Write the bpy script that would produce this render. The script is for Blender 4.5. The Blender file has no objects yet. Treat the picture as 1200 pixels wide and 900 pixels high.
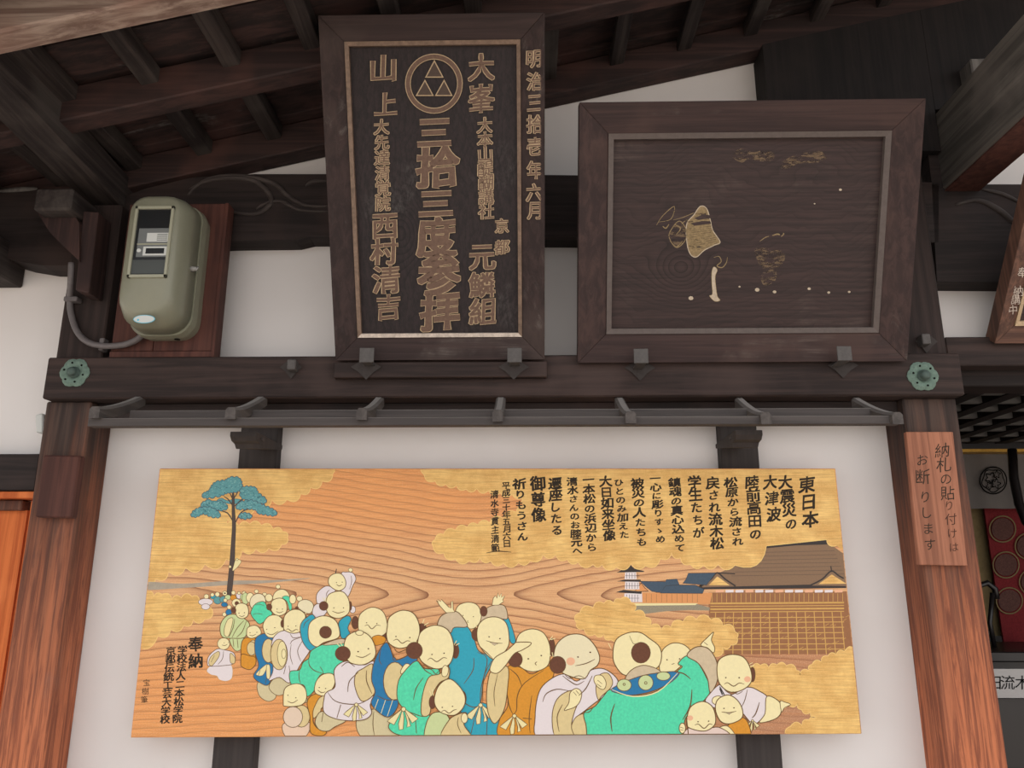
import bpy, bmesh, math, random
from mathutils import Vector, Matrix
from mathutils.geometry import tessellate_polygon

random.seed(7)
scene = bpy.context.scene
COL = scene.collection

# ------------------------------------------------------------------ camera
PITCH, YAW, ROLL = math.radians(14.0), math.radians(1.2), math.radians(0.05)
EYE = Vector((0.0, -2.2, 1.5))
CAMROT = Matrix.Rotation(YAW, 3, 'Z') @ Matrix.Rotation(math.pi / 2 + PITCH, 3, 'X') @ Matrix.Rotation(ROLL, 3, 'Z')
cd = bpy.data.cameras.new('camera')
cd.sensor_fit = 'HORIZONTAL'; cd.sensor_width = 36.0; cd.lens = 27.0; cd.clip_start = 0.02
cam = bpy.data.objects.new('camera', cd)
cam.matrix_world = Matrix.Translation(EYE) @ CAMROT.to_4x4()
COL.objects.link(cam); scene.camera = cam

# ------------------------------------------------------------------ light
scene.view_settings.view_transform = 'Standard'
scene.view_settings.look = 'None'
scene.view_settings.gamma = 1.0
scene.view_settings.use_curve_mapping = False
scene.view_settings.exposure = 0.95
world = bpy.data.worlds.new('overcast_sky'); scene.world = world
world.use_nodes = True
bg = world.node_tree.nodes['Background']
bg.inputs['Color'].default_value = (0.985, 0.985, 1.0, 1)
bg.inputs['Strength'].default_value = 0.72
sd = bpy.data.lights.new('sun', 'SUN'); sd.energy = 2.4; sd.angle = math.radians(6); sd.color = (1.0, 0.95, 0.88)
sun = bpy.data.objects.new('sun', sd); COL.objects.link(sun)      # behind the building: it lights the yard, not the front
sun.rotation_euler = (math.radians(-42), 0, math.radians(-18)); sun.location = (0, 8, 12)

# ------------------------------------------------------------------ geometry helpers
def ray(x, y):
    return CAMROT @ Vector(((x - 600) / 900.0, (450 - y) / 900.0, -1.0))

def P(x, y, Y):
    d = ray(x, y); t = (Y - EYE.y) / d.y
    return EYE + d * t

def X(x, y, Y): return P(x, y, Y).x
def Z(x, y, Y): return P(x, y, Y).z

def lin(c):
    return tuple(((v / 255.0) / 12.92 if v <= 10 else (((v / 255.0) + 0.055) / 1.055) ** 2.4) for v in c) + (1.0,)

class Surf:
    """a plane in the scene; photo coordinates are cast onto it"""
    def __init__(s, p0, n):
        s.p = Vector(p0); s.n = Vector(n).normalized()
    def at(s, x, y, h=0.0):
        d = ray(x, y); p = s.p + s.n * h
        return EYE + d * ((p - EYE).dot(s.n) / d.dot(s.n))

def new_obj(name, me, parent=None, mats=None, smooth=False):
    o = bpy.data.objects.new(name, me); COL.objects.link(o)
    if mats:
        for m in (mats if isinstance(mats, (list, tuple)) else [mats]): me.materials.append(m)
    if parent is not None: o.parent = parent
    if smooth:
        for p in me.polygons: p.use_smooth = True
    return o

def link_bm(name, bm, mat, parent=None, bevel=0.0, smooth=False, recenter=False):
    """world-space bmesh -> object; verts become local to the parent's location, or to the mesh's own base"""
    if bevel > 0:
        bmesh.ops.bevel(bm, geom=list(bm.edges), offset=bevel, segments=1, affect='EDGES', clamp_overlap=True)
    bmesh.ops.recalc_face_normals(bm, faces=bm.faces)
    loc = Vector((0, 0, 0))
    if parent is not None:
        off = parent.get('_w'); loc = Vector(off) if off else Vector((0, 0, 0))
        bmesh.ops.translate(bm, verts=bm.verts, vec=-loc)
        own = Vector((0, 0, 0))
    else:
        xs = [v.co.x for v in bm.verts]; ys = [v.co.y for v in bm.verts]; zs = [v.co.z for v in bm.verts]
        own = Vector(((min(xs) + max(xs)) / 2, (min(ys) + max(ys)) / 2, min(zs)))
        bmesh.ops.translate(bm, verts=bm.verts, vec=-own)
    me = bpy.data.meshes.new(name); bm.to_mesh(me); bm.free()
    o = new_obj(name, me, parent, mat, smooth)
    o.location = own
    o['_w'] = list(own + loc) if parent is None else list(loc)
    return o

def tag(o, label=None, cat=None, group=None, kind=None):
    if label: o['label'] = label
    if cat: o['category'] = cat
    if group: o['group'] = group
    if kind: o['kind'] = kind
    return o

def thing(name, loc, label, cat, group=None, kind=None):
    o = bpy.data.objects.new(name, None); COL.objects.link(o)
    o.location = loc; o.empty_display_size = 0.05
    o['_w'] = list(loc)
    return tag(o, label, cat, group, kind)

def bm_box(x0, x1, y0, y1, z0, z1, bm=None):
    bm = bm or bmesh.new()
    v = [bm.verts.new(p) for p in ((x0, y0, z0), (x1, y0, z0), (x1, y1, z0), (x0, y1, z0), (x0, y0, z1), (x1, y0, z1), (x1, y1, z1), (x0, y1, z1))]
    for f in ((0, 1, 5, 4), (1, 2, 6, 5), (2, 3, 7, 6), (3, 0, 4, 7), (4, 5, 6, 7), (3, 2, 1, 0)):
        bm.faces.new([v[i] for i in f])
    return bm

def bm_hull8(a, b, bm=None):
    """solid between polygon a and polygon b (same count, world points)"""
    bm = bm or bmesh.new()
    va = [bm.verts.new(p) for p in a]; vb = [bm.verts.new(p) for p in b]
    n = len(va)
    bm.faces.new(va); bm.faces.new(vb[::-1])
    for i in range(n):
        bm.faces.new((va[i], vb[i], vb[(i + 1) % n], va[(i + 1) % n]))
    return bm

def bm_prism(pts, Yf, Yb, bm=None):
    a = [P(x, y, Yf) for x, y in pts]
    return bm_hull8(a, [Vector((p.x, Yb, p.z)) for p in a], bm)

def bm_tube(path, r, seg=10, bm=None, caps=True):
    bm = bm or bmesh.new()
    path = [Vector(p) for p in path]; rings = []
    rr = r if isinstance(r, (list, tuple)) else [r] * len(path)
    prev = None
    for i, p in enumerate(path):
        t = (path[min(i + 1, len(path) - 1)] - path[max(i - 1, 0)]).normalized()
        a = prev if prev is not None else (Vector((0, 0, 1)) if abs(t.z) < .9 else Vector((1, 0, 0)))
        u = (a - t * a.dot(t)).normalized(); w = t.cross(u); prev = u
        rings.append([bm.verts.new(p + (u * math.cos(2 * math.pi * k / seg) + w * math.sin(2 * math.pi * k / seg)) * rr[i]) for k in range(seg)])
    for A, B in zip(rings, rings[1:]):
        for k in range(seg):
            bm.faces.new((A[k], A[(k + 1) % seg], B[(k + 1) % seg], B[k]))
    if caps:
        bm.faces.new(rings[0][::-1]); bm.faces.new(rings[-1])
    return bm

def bm_disc(c, n, r, th, seg=20, bm=None, ry=None):
    bm = bm or bmesh.new(); n = Vector(n).normalized(); c = Vector(c)
    u = Vector((1, 0, 0)); u = (u - n * u.dot(n)).normalized(); w = n.cross(u)
    ry = ry or r
    a = [c + u * math.cos(2 * math.pi * k / seg) * r + w * math.sin(2 * math.pi * k / seg) * ry for k in range(seg)]
    return bm_hull8([p + n * th for p in a], a, bm)

def catmull(pts, closed=True, k=5):
    n = len(pts); out = []
    rng = range(n) if closed else range(n - 1)
    for i in rng:
        p0 = pts[(i - 1) % n] if closed else pts[max(i - 1, 0)]
        p1 = pts[i]; p2 = pts[(i + 1) % n]
        p3 = pts[(i + 2) % n] if closed else pts[min(i + 2, n - 1)]
        for j in range(k):
            t = j / k; t2 = t * t; t3 = t2 * t
            out.append(tuple(0.5 * (2 * p1[q] + (p2[q] - p0[q]) * t + (2 * p0[q] - 5 * p1[q] + 4 * p2[q] - p3[q]) * t2 + (3 * p1[q] - p0[q] - 3 * p2[q] + p3[q]) * t3) for q in range(len(p1))))
    if not closed: out.append(tuple(pts[-1]))
    return out

# ------------------------------------------------------------------ materials
def nodes(name, rough=0.75, spec=0.3):
    m = bpy.data.materials.new(name); m.use_nodes = True
    nt = m.node_tree; b = nt.nodes['Principled BSDF']
    b.inputs['Roughness'].default_value = rough
    b.inputs['Specular IOR Level'].default_value = spec
    return m, nt, b

def plain(name, c, rough=0.7, spec=0.3, metal=0.0, var=0.0, scale=60.0):
    m, nt, b = nodes(name, rough, spec)
    b.inputs['Metallic'].default_value = metal
    if var <= 0:
        b.inputs['Base Color'].default_value = lin(c); return m
    N = nt.nodes; L = nt.links
    tc = N.new('ShaderNodeTexCoord')
    n1 = N.new('ShaderNodeTexNoise'); n1.inputs['Scale'].default_value = scale; n1.inputs['Detail'].default_value = 6; n1.inputs['Roughness'].default_value = .7
    L.new(tc.outputs['Object'], n1.inputs['Vector'])
    r = N.new('ShaderNodeMapRange'); r.inputs[1].default_value = .25; r.inputs[2].default_value = .75
    r.inputs[3].default_value = 1 - var; r.inputs[4].default_value = 1 + var * .6
    L.new(n1.outputs['Fac'], r.inputs[0])
    mx = N.new('ShaderNodeVectorMath'); mx.operation = 'SCALE'; mx.inputs[0].default_value = lin(c)[:3]
    L.new(r.outputs[0], mx.inputs['Scale']); L.new(mx.outputs[0], b.inputs['Base Color'])
    return m

def mixc(nt, fac, a, b):
    m = nt.nodes.new('ShaderNodeMix'); m.data_type = 'RGBA'
    for sock, v in ((m.inputs[0], fac), (m.inputs[6], a), (m.inputs[7], b)):
        if isinstance(v, bpy.types.NodeSocket): nt.links.new(v, sock)
        else: sock.default_value = v
    return m.outputs[2]

def rng(nt, v, a, b, c=0.0, d=1.0, smooth=True):
    r = nt.nodes.new('ShaderNodeMapRange'); r.inputs[1].default_value = a; r.inputs[2].default_value = b
    r.inputs[3].default_value = c; r.inputs[4].default_value = d
    if smooth: r.interpolation_type = 'SMOOTHSTEP'
    nt.links.new(v, r.inputs[0]); return r.outputs[0]

def mth(nt, op, a, b=None, c=None):
    m = nt.nodes.new('ShaderNodeMath'); m.operation = op
    for i, v in enumerate((a, b, c)):
        if v is None: continue
        if isinstance(v, bpy.types.NodeSocket): nt.links.new(v, m.inputs[i])
        else: m.inputs[i].default_value = v
    return m.outputs[0]

def noise(nt, vec, scale, detail=4, rough=.6, dist=0.0):
    n = nt.nodes.new('ShaderNodeTexNoise'); n.inputs['Scale'].default_value = scale
    n.inputs['Detail'].default_value = detail; n.inputs['Roughness'].default_value = rough; n.inputs['Distortion'].default_value = dist
    if vec is not None: nt.links.new(vec, n.inputs['Vector'])
    return n.outputs['Fac']

def stretched(nt, axis, long=2.0, cross=45.0):
    tc = nt.nodes.new('ShaderNodeTexCoord'); mp = nt.nodes.new('ShaderNodeMapping')
    s = [cross, cross, cross]; s['xyz'.index(axis)] = long
    mp.inputs['Scale'].default_value = s
    nt.links.new(tc.outputs['Object'], mp.inputs['Vector'])
    return tc, mp.outputs[0]

def wood(name, axis, base, dark, light=None, rough=.72, cross=40.0, long=1.6, dust=None, mildew=None, low=None, streak=.55, spec=.25):
    """long-grained timber. low=(colour, z0, z1): bare wood towards the foot; dust: pale film on upward faces; mildew: pale patches"""
    m, nt, b = nodes(name, rough, spec)
    tc, v = stretched(nt, axis, long, cross)
    g = noise(nt, v, 1.0, 8, .65, .6)
    big = noise(nt, tc.outputs['Object'], 5.0, 3, .5)
    c = mixc(nt, rng(nt, g, .38, .66), lin(dark), lin(base))
    if light: c = mixc(nt, mth(nt, 'MULTIPLY', rng(nt, big, .5, .72), streak), c, lin(light))
    if low:
        sep = nt.nodes.new('ShaderNodeSeparateXYZ'); geo = nt.nodes.new('ShaderNodeNewGeometry')
        nt.links.new(geo.outputs['Position'], sep.inputs[0])
        wob = mth(nt, 'MULTIPLY_ADD', noise(nt, v, .6, 5, .6), .9, sep.outputs['Z'])
        f = rng(nt, wob, low[1] + .45, low[2] + .45, 1.0, 0.0)
        tc2, v2 = stretched(nt, axis, 3.0, 70.0)
        fine = noise(nt, v2, 1.0, 6, .7, 1.2)
        lc = mixc(nt, rng(nt, fine, .4, .6), lin(low[3]), lin(low[0]))
        c = mixc(nt, f, c, lc)
    if mildew:
        mv = noise(nt, v, .35, 9, .75, 1.0); pa = noise(nt, tc.outputs['Object'], 7.0, 5, .6)
        f = mth(nt, 'MULTIPLY', rng(nt, mv, .5, .75), rng(nt, pa, .52, .68))
        c = mixc(nt, mth(nt, 'MULTIPLY', f, mildew[1]), c, lin(mildew[0]))
    if dust:
        geo = nt.nodes.new('ShaderNodeNewGeometry'); sep = nt.nodes.new('ShaderNodeSeparateXYZ')
        nt.links.new(geo.outputs['Normal'], sep.inputs[0])
        f = rng(nt, sep.outputs['Z'], .5, .9)
        c = mixc(nt, mth(nt, 'MULTIPLY', f, .85), c, lin(dust))
    nt.links.new(c, b.inputs['Base Color'])
    bp = nt.nodes.new('ShaderNodeBump'); bp.inputs['Strength'].default_value = .25; bp.inputs['Distance'].default_value = .002
    nt.links.new(g, bp.inputs['Height']); nt.links.new(bp.outputs[0], b.inputs['Normal'])
    return m

BR, DK = (66, 52, 48), (44, 35, 33)
M = {}
M['beam'] = wood('aged_brown_timber', 'x', BR, DK, (76, 61, 57))
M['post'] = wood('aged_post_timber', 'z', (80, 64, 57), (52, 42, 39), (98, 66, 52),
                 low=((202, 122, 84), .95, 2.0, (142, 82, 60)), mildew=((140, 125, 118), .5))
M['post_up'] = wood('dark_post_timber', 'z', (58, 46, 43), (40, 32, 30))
M['shade_black'] = wood('shade_black_timber', 'z', (36, 31, 30), (26, 23, 23), (42, 36, 34))  # near-black: deep eave shade put into the strut and gable board colour
M['darkx'] = wood('dark_timber_across', 'x', (52, 43, 41), (36, 30, 29), (64, 50, 46))
M['darkz'] = wood('dark_timber_relief', 'x', (78, 70, 67), (58, 51, 49), (90, 82, 78))
M['darky'] = wood('dark_timber_outward', 'y', (66, 58, 55), (40, 34, 33), (84, 78, 74), mildew=((150, 145, 138), .4))
M['rafter'] = wood('reddish_rafter_timber', 'x', (72, 54, 51), (50, 40, 39), (90, 62, 56))
M['soffit'] = wood('red_brown_roof_boards', 'x', (74, 56, 53), (48, 41, 40), (92, 64, 60), mildew=((165, 160, 156), .8))
M['verge'] = wood('pale_weathered_verge', 'x', (176, 156, 142), (120, 98, 88), (150, 118, 104), streak=.6)
M['rack'] = wood('grey_painted_wood', 'x', (84, 78, 76), (70, 65, 64), dust=(160, 154, 148), streak=.3)
M['racky'] = wood('grey_painted_rods', 'y', (92, 86, 83), (72, 67, 65), dust=(150, 145, 141), streak=.3)
M['batten'] = wood('dark_grey_batten', 'z', (66, 60, 58), (56, 51, 50))
M['red'] = wood('reddish_backboard', 'z', (92, 58, 50), (70, 44, 39), (106, 64, 53), streak=.5)
M['bracket'] = wood('dark_red_brown_bracket', 'z', (72, 52, 48), (50, 38, 37), (84, 60, 56))
M['sign'] = wood('orange_cedar_sign', 'z', (176, 118, 92), (138, 90, 70), (190, 134, 110), cross=60, mildew=((210, 172, 154), .4))
M['door'] = wood('orange_cedar_door', 'z', (214, 118, 62), (178, 88, 42), (228, 134, 78), low=None)
M['weather'] = wood('grey_weathered_wood', 'z', (112, 108, 104), (84, 80, 78), (130, 126, 120))
M['iron_plate'] = plain('dark_iron_plate', (62, 56, 54), .7, .3, .1, .2, 90)
M['iron'] = plain('grey_iron', (88, 84, 82), .6, .4, .2, .25, 90)
M['copper'] = plain('verdigris_copper', (112, 134, 122), .75, .3, .1, .35, 110)
M['copper_dark'] = plain('dark_verdigris', (84, 100, 94), .7, .3, .2, .3, 110)
M['black'] = plain('black_gap', (14, 13, 13), .9, .1)
M['ink'] = plain('brush_ink', (58, 50, 42), .8, .15, 0, .25, 300)
M['ink_faint'] = plain('faded_ink', (84, 56, 46), .8, .15, 0, .4, 250)
M['meter'] = plain('grey_green_paint', (132, 132, 114), .35, .5, 0, .06, 25)
M['meter_lip'] = plain('pale_grey_green_lip', (160, 160, 140), .35, .5)
M['glassdark'] = plain('dark_meter_inside', (30, 32, 34), .25, .5)
M['lcd'] = plain('grey_display', (70, 74, 72), .3, .5)
M['unit'] = plain('grey_meter_unit', (112, 116, 116), .5)
M['label'] = plain('white_label', (205, 208, 205), .5)
M['cyan'] = plain('cyan_print', (90, 190, 215), .5)
M['cable'] = plain('grey_conduit', (104, 98, 98), .5, .4, 0, .2, 80)
M['seal'] = plain('clear_seal', (150, 148, 144), .2, .6)
M['gold_edge'] = plain('worn_gold_edge', (184, 160, 128), .45, .5, .35, .3, 160)
M['carve'] = plain('worn_brown_lacquer', (112, 88, 74), .6, .3, 0, .3, 120)
M['crest_fill'] = plain('dull_crest_fill', (84, 70, 62), .7, .3, 0, .2, 120)
M['lip_gold'] = plain('worn_gold_lip', (130, 108, 92), .55, .4, .2, .5, 60)
M['lip_white'] = plain('flaking_white_lip', (205, 190, 176), .7, .3, 0, .5, 70)
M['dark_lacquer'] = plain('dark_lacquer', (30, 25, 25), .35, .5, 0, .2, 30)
M['gold_line'] = plain('gilt_strip', (196, 150, 60), .4, .5, .4, .3, 80)
M['cloth'] = plain('dimmed_white_curtain', (112, 107, 104), .9, .1, 0, .08, 20)  # off-white cloth greyed: the hall's dimness is in the colour
M['brocade'] = plain('red_brocade', (116, 34, 38), .8, .2, 0, .4, 120)  # red darkened so the colour carries the dim hall
M['brocade_gold'] = plain('tan_brocade_medallion', (92, 62, 56), .8, .2, 0, .5, 160)  # darkened along with the brocade for the dim hall
M['olive'] = plain('olive_gold_cloth', (122, 106, 76), .9, .1, 0, .2, 60)
M['paper'] = plain('white_paper', (176, 173, 171), .8)  # white greyed: hall dimness put into the paper colour
M['lattice'] = wood('lattice_ceiling_wood', 'x', (104, 102, 100), (84, 82, 80))
M['dust'] = plain('pale_speck', (210, 205, 198), .9)

def plaster():
    m, nt, b = nodes('white_plaster', .9, .15)
    tc = nt.nodes.new('ShaderNodeTexCoord')
    a = noise(nt, tc.outputs['Object'], 1.6, 4, .5); f = noise(nt, tc.outputs['Object'], 220, 3, .6)
    c = mixc(nt, rng(nt, a, .3, .7), lin((226, 221, 218)), lin((234, 230, 228)))
    nt.links.new(c, b.inputs['Base Color'])
    bp = nt.nodes.new('ShaderNodeBump'); bp.inputs['Strength'].default_value = .08; bp.inputs['Distance'].default_value = .001
    nt.links.new(f, bp.inputs['Height']); nt.links.new(bp.outputs[0], b.inputs['Normal'])
    return m
M['plaster'] = plaster()

def ground_mat():
    m, nt, b = nodes('pale_gravel', .95, .1)
    tc = nt.nodes.new('ShaderNodeTexCoord')
    a = noise(nt, tc.outputs['Object'], 60, 5, .7)
    nt.links.new(mixc(nt, rng(nt, a, .35, .65), lin((165, 155, 145)), lin((215, 205, 195))), b.inputs['Base Color'])
    return m
M['ground'] = ground_mat()

def coords_px(nt, origin, k, u='X', v='Z'):
    """object coordinates -> units of photo pixels measured from origin (x right, y down)"""
    tc = nt.nodes.new('ShaderNodeTexCoord'); s = nt.nodes.new('ShaderNodeSeparateXYZ')
    nt.links.new(tc.outputs['Object'], s.inputs[0])
    return tc, mth(nt, 'MULTIPLY_ADD', s.outputs[u], k, -origin[0] * k), mth(nt, 'MULTIPLY_ADD', s.outputs[v], -k, origin[1] * k)

def panel_wood(name, saddle_local, gold=False):
    """keyaki figure: growth rings as contour lines of a saddle, pinched in the middle of the board"""
    m, nt, b = nodes(name, .55 if not gold else .5, .35)
    tc, dx, dy = coords_px(nt, saddle_local, 445.0)
    wob = noise(nt, tc.outputs['Object'], 3.2, 3, .5)
    mp = nt.nodes.new('ShaderNodeMapping'); mp.inputs['Scale'].default_value = (1.5, 1, 9)
    nt.links.new(tc.outputs['Object'], mp.inputs['Vector'])
    w2 = noise(nt, mp.outputs[0], 2.0, 3, .55)
    dy2 = mth(nt, 'MULTIPLY_ADD', wob, 13.0, dy); dy2 = mth(nt, 'SUBTRACT', dy2, 6.5)
    hy = mth(nt, 'SQRT', mth(nt, 'MULTIPLY_ADD', dy2, dy2, 90.0))
    xx = mth(nt, 'MULTIPLY', dx, dx)
    hx = mth(nt, 'MULTIPLY', mth(nt, 'DIVIDE', xx, mth(nt, 'ADD', xx, 34000.0)), 52.0)
    h = mth(nt, 'SUBTRACT', hy, hx)
    h = mth(nt, 'MULTIPLY_ADD', w2, 5.0, h)
    ph = mth(nt, 'FRACT', mth(nt, 'DIVIDE', h, 8.5))
    line = mth(nt, 'POWER', ph, 6.5)                     # dark late wood at the end of each ring
    mp2 = nt.nodes.new('ShaderNodeMapping'); mp2.inputs['Scale'].default_value = (10, 1, 260)
    nt.links.new(tc.outputs['Object'], mp2.inputs['Vector'])
    fine = noise(nt, mp2.outputs[0], 1.0, 5, .7)
    pores = noise(nt, tc.outputs['Object'], 420.0, 2, .5)
    far = rng(nt, mth(nt, 'ABSOLUTE', dy), 20, 130, 1.0, .45)
    line = mth(nt, 'MULTIPLY', line, far)
    if not gold:
        warm = rng(nt, mth(nt, 'ABSOLUTE', mth(nt, 'ADD', dy, 5.0)), 10, 110)      # heartwood is browner than the sapwood near the long edges
        side = rng(nt, dx, 60, 330)
        base = mixc(nt, warm, lin((228, 178, 128)), lin((238, 164, 98)))
        base = mixc(nt, mth(nt, 'MULTIPLY', side, rng(nt, dy, -20, 90)), base, lin((186, 134, 100)))
        c = mixc(nt, rng(nt, fine, .4, .62, 0.0, .45), base, lin((196, 126, 78)))
        c = mixc(nt, rng(nt, pores, .5, .7, 0, .45), c, lin((248, 204, 152)))
        c = mixc(nt, mth(nt, 'MULTIPLY', line, .95), c, lin((124, 70, 44)))
    else:
        blot = noise(nt, tc.outputs['Object'], 14.0, 6, .65)
        base = mixc(nt, rng(nt, blot, .35, .68), lin((226, 176, 100)), lin((252, 210, 130)))
        c = mixc(nt, rng(nt, fine, .4, .64, 0.0, .5), base, lin((190, 140, 76)))
        c = mixc(nt, rng(nt, pores, .5, .7, 0, .35), c, lin((250, 214, 140)))
        c = mixc(nt, mth(nt, 'MULTIPLY', line, .32), c, lin((150, 98, 52)))
    nt.links.new(c, b.inputs['Base Color'])
    return m

def plaque_wood(name, knot_local, k=430.0, vertical=False, cols=((72, 54, 52), (50, 39, 38), (96, 82, 76))):
    """dark board whose rings bend round a knot"""
    m, nt, b = nodes(name, .6, .3)
    tc, dx, dy = coords_px(nt, knot_local, k)
    if vertical: dx, dy = dy, dx
    r2 = mth(nt, 'ADD', mth(nt, 'MULTIPLY', dx, dx), mth(nt, 'MULTIPLY', mth(nt, 'MULTIPLY', dy, dy), 1.6))
    r = mth(nt, 'SQRT', r2)
    kn = rng(nt, r, 6, 75, 1.0, 0.0)
    n1 = noise(nt, tc.outputs['Object'], 4.5, 3, .5)
    mp = nt.nodes.new('ShaderNodeMapping'); mp.inputs['Scale'].default_value = (12, 12, 1.5) if vertical else (1.5, 10, 10)
    nt.links.new(tc.outputs['Object'], mp.inputs['Vector'])
    n2 = noise(nt, mp.outputs[0], 1.6, 4, .6)
    h = mth(nt, 'MULTIPLY_ADD', n1, 90.0, dy)
    h = mth(nt, 'MULTIPLY_ADD', n2, 9.0, h)
    h = mth(nt, 'ADD', mth(nt, 'MULTIPLY', h, mth(nt, 'SUBTRACT', 1.0, kn)), mth(nt, 'MULTIPLY', r, kn))
    ph = mth(nt, 'FRACT', mth(nt, 'DIVIDE', h, 8.0))
    line = mth(nt, 'POWER', ph, 3.0)
    mp2 = nt.nodes.new('ShaderNodeMapping'); mp2.inputs['Scale'].default_value = (120, 120, 4) if vertical else (4, 120, 120)
    nt.links.new(tc.outputs['Object'], mp2.inputs['Vector'])
    fine = noise(nt, mp2.outputs[0], 1.0, 6, .7)
    c = mixc(nt, rng(nt, fine, .35, .65), lin(cols[1]), lin(cols[0]))
    c = mixc(nt, mth(nt, 'MULTIPLY', line, mth(nt, 'MULTIPLY_ADD', kn, .5, .38)), c, lin(tuple(int(v * .62) for v in cols[1])))
    pa = noise(nt, tc.outputs['Object'], 5.0, 5, .6)
    c = mixc(nt, mth(nt, 'MULTIPLY', rng(nt, pa, .52, .75), mth(nt, 'MULTIPLY', rng(nt, fine, .4, .7), .7)), c, lin(cols[2]))
    nt.links.new(c, b.inputs['Base Color'])
    bp = nt.nodes.new('ShaderNodeBump'); bp.inputs['Strength'].default_value = .18; bp.inputs['Distance'].default_value = .001
    nt.links.new(line, bp.inputs['Height']); nt.links.new(bp.outputs[0], b.inputs['Normal'])
    return m

# ------------------------------------------------------------------ key levels (world)
YP = -0.115      # front of the posts
YB = -0.150      # front of the long beam
zb0 = Z(600, 465, YB); zb1 = Z(600, 416, YB)
PLX0, PLX1 = X(53, 480, YP), X(104, 500, YP)       # left post
PRX0, PRX1 = X(1062, 505, YP), X(1122, 480, YP)    # right post

# ------------------------------------------------------------------ the setting
def struct(name, bm, m, bevel=0, label=None):
    o = link_bm(name, bm, m, None, bevel); o['kind'] = 'structure'
    if label: o['label'] = label
    return o
bm = bmesh.new(); vs = [bm.verts.new(p) for p in ((-40, -60, 0), (40, -60, 0), (40, 6, 0), (-40, 6, 0))]; bm.faces.new(vs)
struct('ground', bm, M['ground'], label='pale gravel ground in front of the building')
wx1 = (PRX0 + PRX1) / 2
struct('wall_front', bm_box(-3.0, wx1, 0.0, 0.07, 0.0, 3.9), M['plaster'], label='white plaster wall between the dark posts')
znk = Z(1150, 396, -.03)
struct('wall_right', bm_box(wx1, 3.0, 0.0, 0.07, Z(1150, 430, 0), 3.9), M['plaster'], label='white plaster above the opening at the right')

# hall seen through the opening on the right
hall = thing('hall_interior', (2.0, 1.2, 0), 'dim hall interior behind the opening to the right of the post', None, kind='structure')
zc = 2.075
hx0, hx1 = wx1 - .25, 3.4
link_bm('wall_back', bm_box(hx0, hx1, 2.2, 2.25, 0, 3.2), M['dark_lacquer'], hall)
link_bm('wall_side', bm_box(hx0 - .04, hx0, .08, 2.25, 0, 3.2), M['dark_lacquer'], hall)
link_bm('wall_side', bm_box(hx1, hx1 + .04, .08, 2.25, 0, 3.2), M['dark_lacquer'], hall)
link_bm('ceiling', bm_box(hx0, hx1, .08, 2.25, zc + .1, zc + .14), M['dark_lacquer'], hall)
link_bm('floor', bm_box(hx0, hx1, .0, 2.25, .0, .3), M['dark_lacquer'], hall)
bars = thing('lattice_ceiling', (1.9, .6, zc), 'grey lattice ceiling of crossed bars behind the opening', 'ceiling')
for i in range(9):
    y = .12 + i * .13
    link_bm('lattice_bar', bm_box(hx0, 2.6, y, y + .022, zc - .004, zc + .035), M['lattice'], bars)
for i in range(11):
    x = hx0 + .04 + i * .13
    link_bm('cross_bar', bm_box(x, x + .05, .12, 1.2, zc - .008, zc + .05), M['shade_black'], bars)

def px_box(x0, y0, x1, y1, Yf, Yb, ym=None):
    ym = (y0 + y1) / 2 if ym is None else ym
    return bm_box(X(x0, ym, Yf), X(x1, ym, Yf), Yf, Yb, Z((x0 + x1) / 2, y1, Yf), Z((x0 + x1) / 2, y0, Yf))

lint = thing('inner_lintel', P(1165, 530, 1.2), 'thin gilded strip on the dark lintel under the lattice ceiling', 'lintel')
link_bm('beam', px_box(1090, 518, 1260, 526, 1.2, 1.26), M['dark_lacquer'], lint)
link_bm('gilt_strip', px_box(1090, 526, 1260, 529.5, 1.195, 1.26), M['gold_line'], lint)
cur = thing('crest_curtain', P(1165, 595, 1.3), 'white curtain, greyed for the dim hall, with a round black crest', 'curtain')
bm = bmesh.new(); pr = None
for i in range(41):
    x = 1085 + i * 5
    a = P(x, 528, 1.27); b = P(x + 4, 596, 1.27); off = .008 * math.sin(i * .8)
    row = (bm.verts.new(a + Vector((0, off, 0))), bm.verts.new(b + Vector((0, off * 1.5, 0))))
    if pr: bm.faces.new((pr[0], row[0], row[1], pr[1]))
    pr = row
link_bm('cloth', bm, M['cloth'], cur, smooth=True)
bm = bmesh.new()
def ringpx(cx, cy, r, w, Y, bm, ph=0, seg=28, wob=.0):
    S = Surf((0, Y, 0), (0, -1, 0)); A = []
    for i in range(seg):
        a = 2 * math.pi * i / seg; rr = r * (1 + wob * math.sin(a * 5 + ph))
        A.append((bm.verts.new(S.at(cx + rr * math.cos(a), cy + rr * math.sin(a))), bm.verts.new(S.at(cx + (rr - w) * math.cos(a), cy + (rr - w) * math.sin(a)))))
    for i in range(seg):
        p, q = A[i], A[(i + 1) % seg]; bm.faces.new((p[0], q[0], q[1], p[1]))
ringpx(1164, 563, 16.5, 1.6, 1.255, bm); ringpx(1164, 563, 13.5, 1.2, 1.255, bm, wob=.08)
ringpx(1161, 560, 6, 1.6, 1.255, bm, wob=.25, ph=1); ringpx(1167, 567, 5, 1.5, 1.255, bm, wob=.3, ph=2); ringpx(1160, 569, 4, 1.4, 1.255, bm, wob=.3); ringpx(1168, 556, 4, 1.4, 1.255, bm, wob=.3, ph=3)
link_bm('crest', bm, M['black'], cur)
bro = thing('brocade_hanging', P(1180, 740, 1.36), 'red brocade hanging with round tan medallions, below the crest curtain', 'hanging')
link_bm('cloth', px_box(1154, 594, 1290, 765, 1.36, 1.37, 600), M['brocade'], bro)
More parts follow.
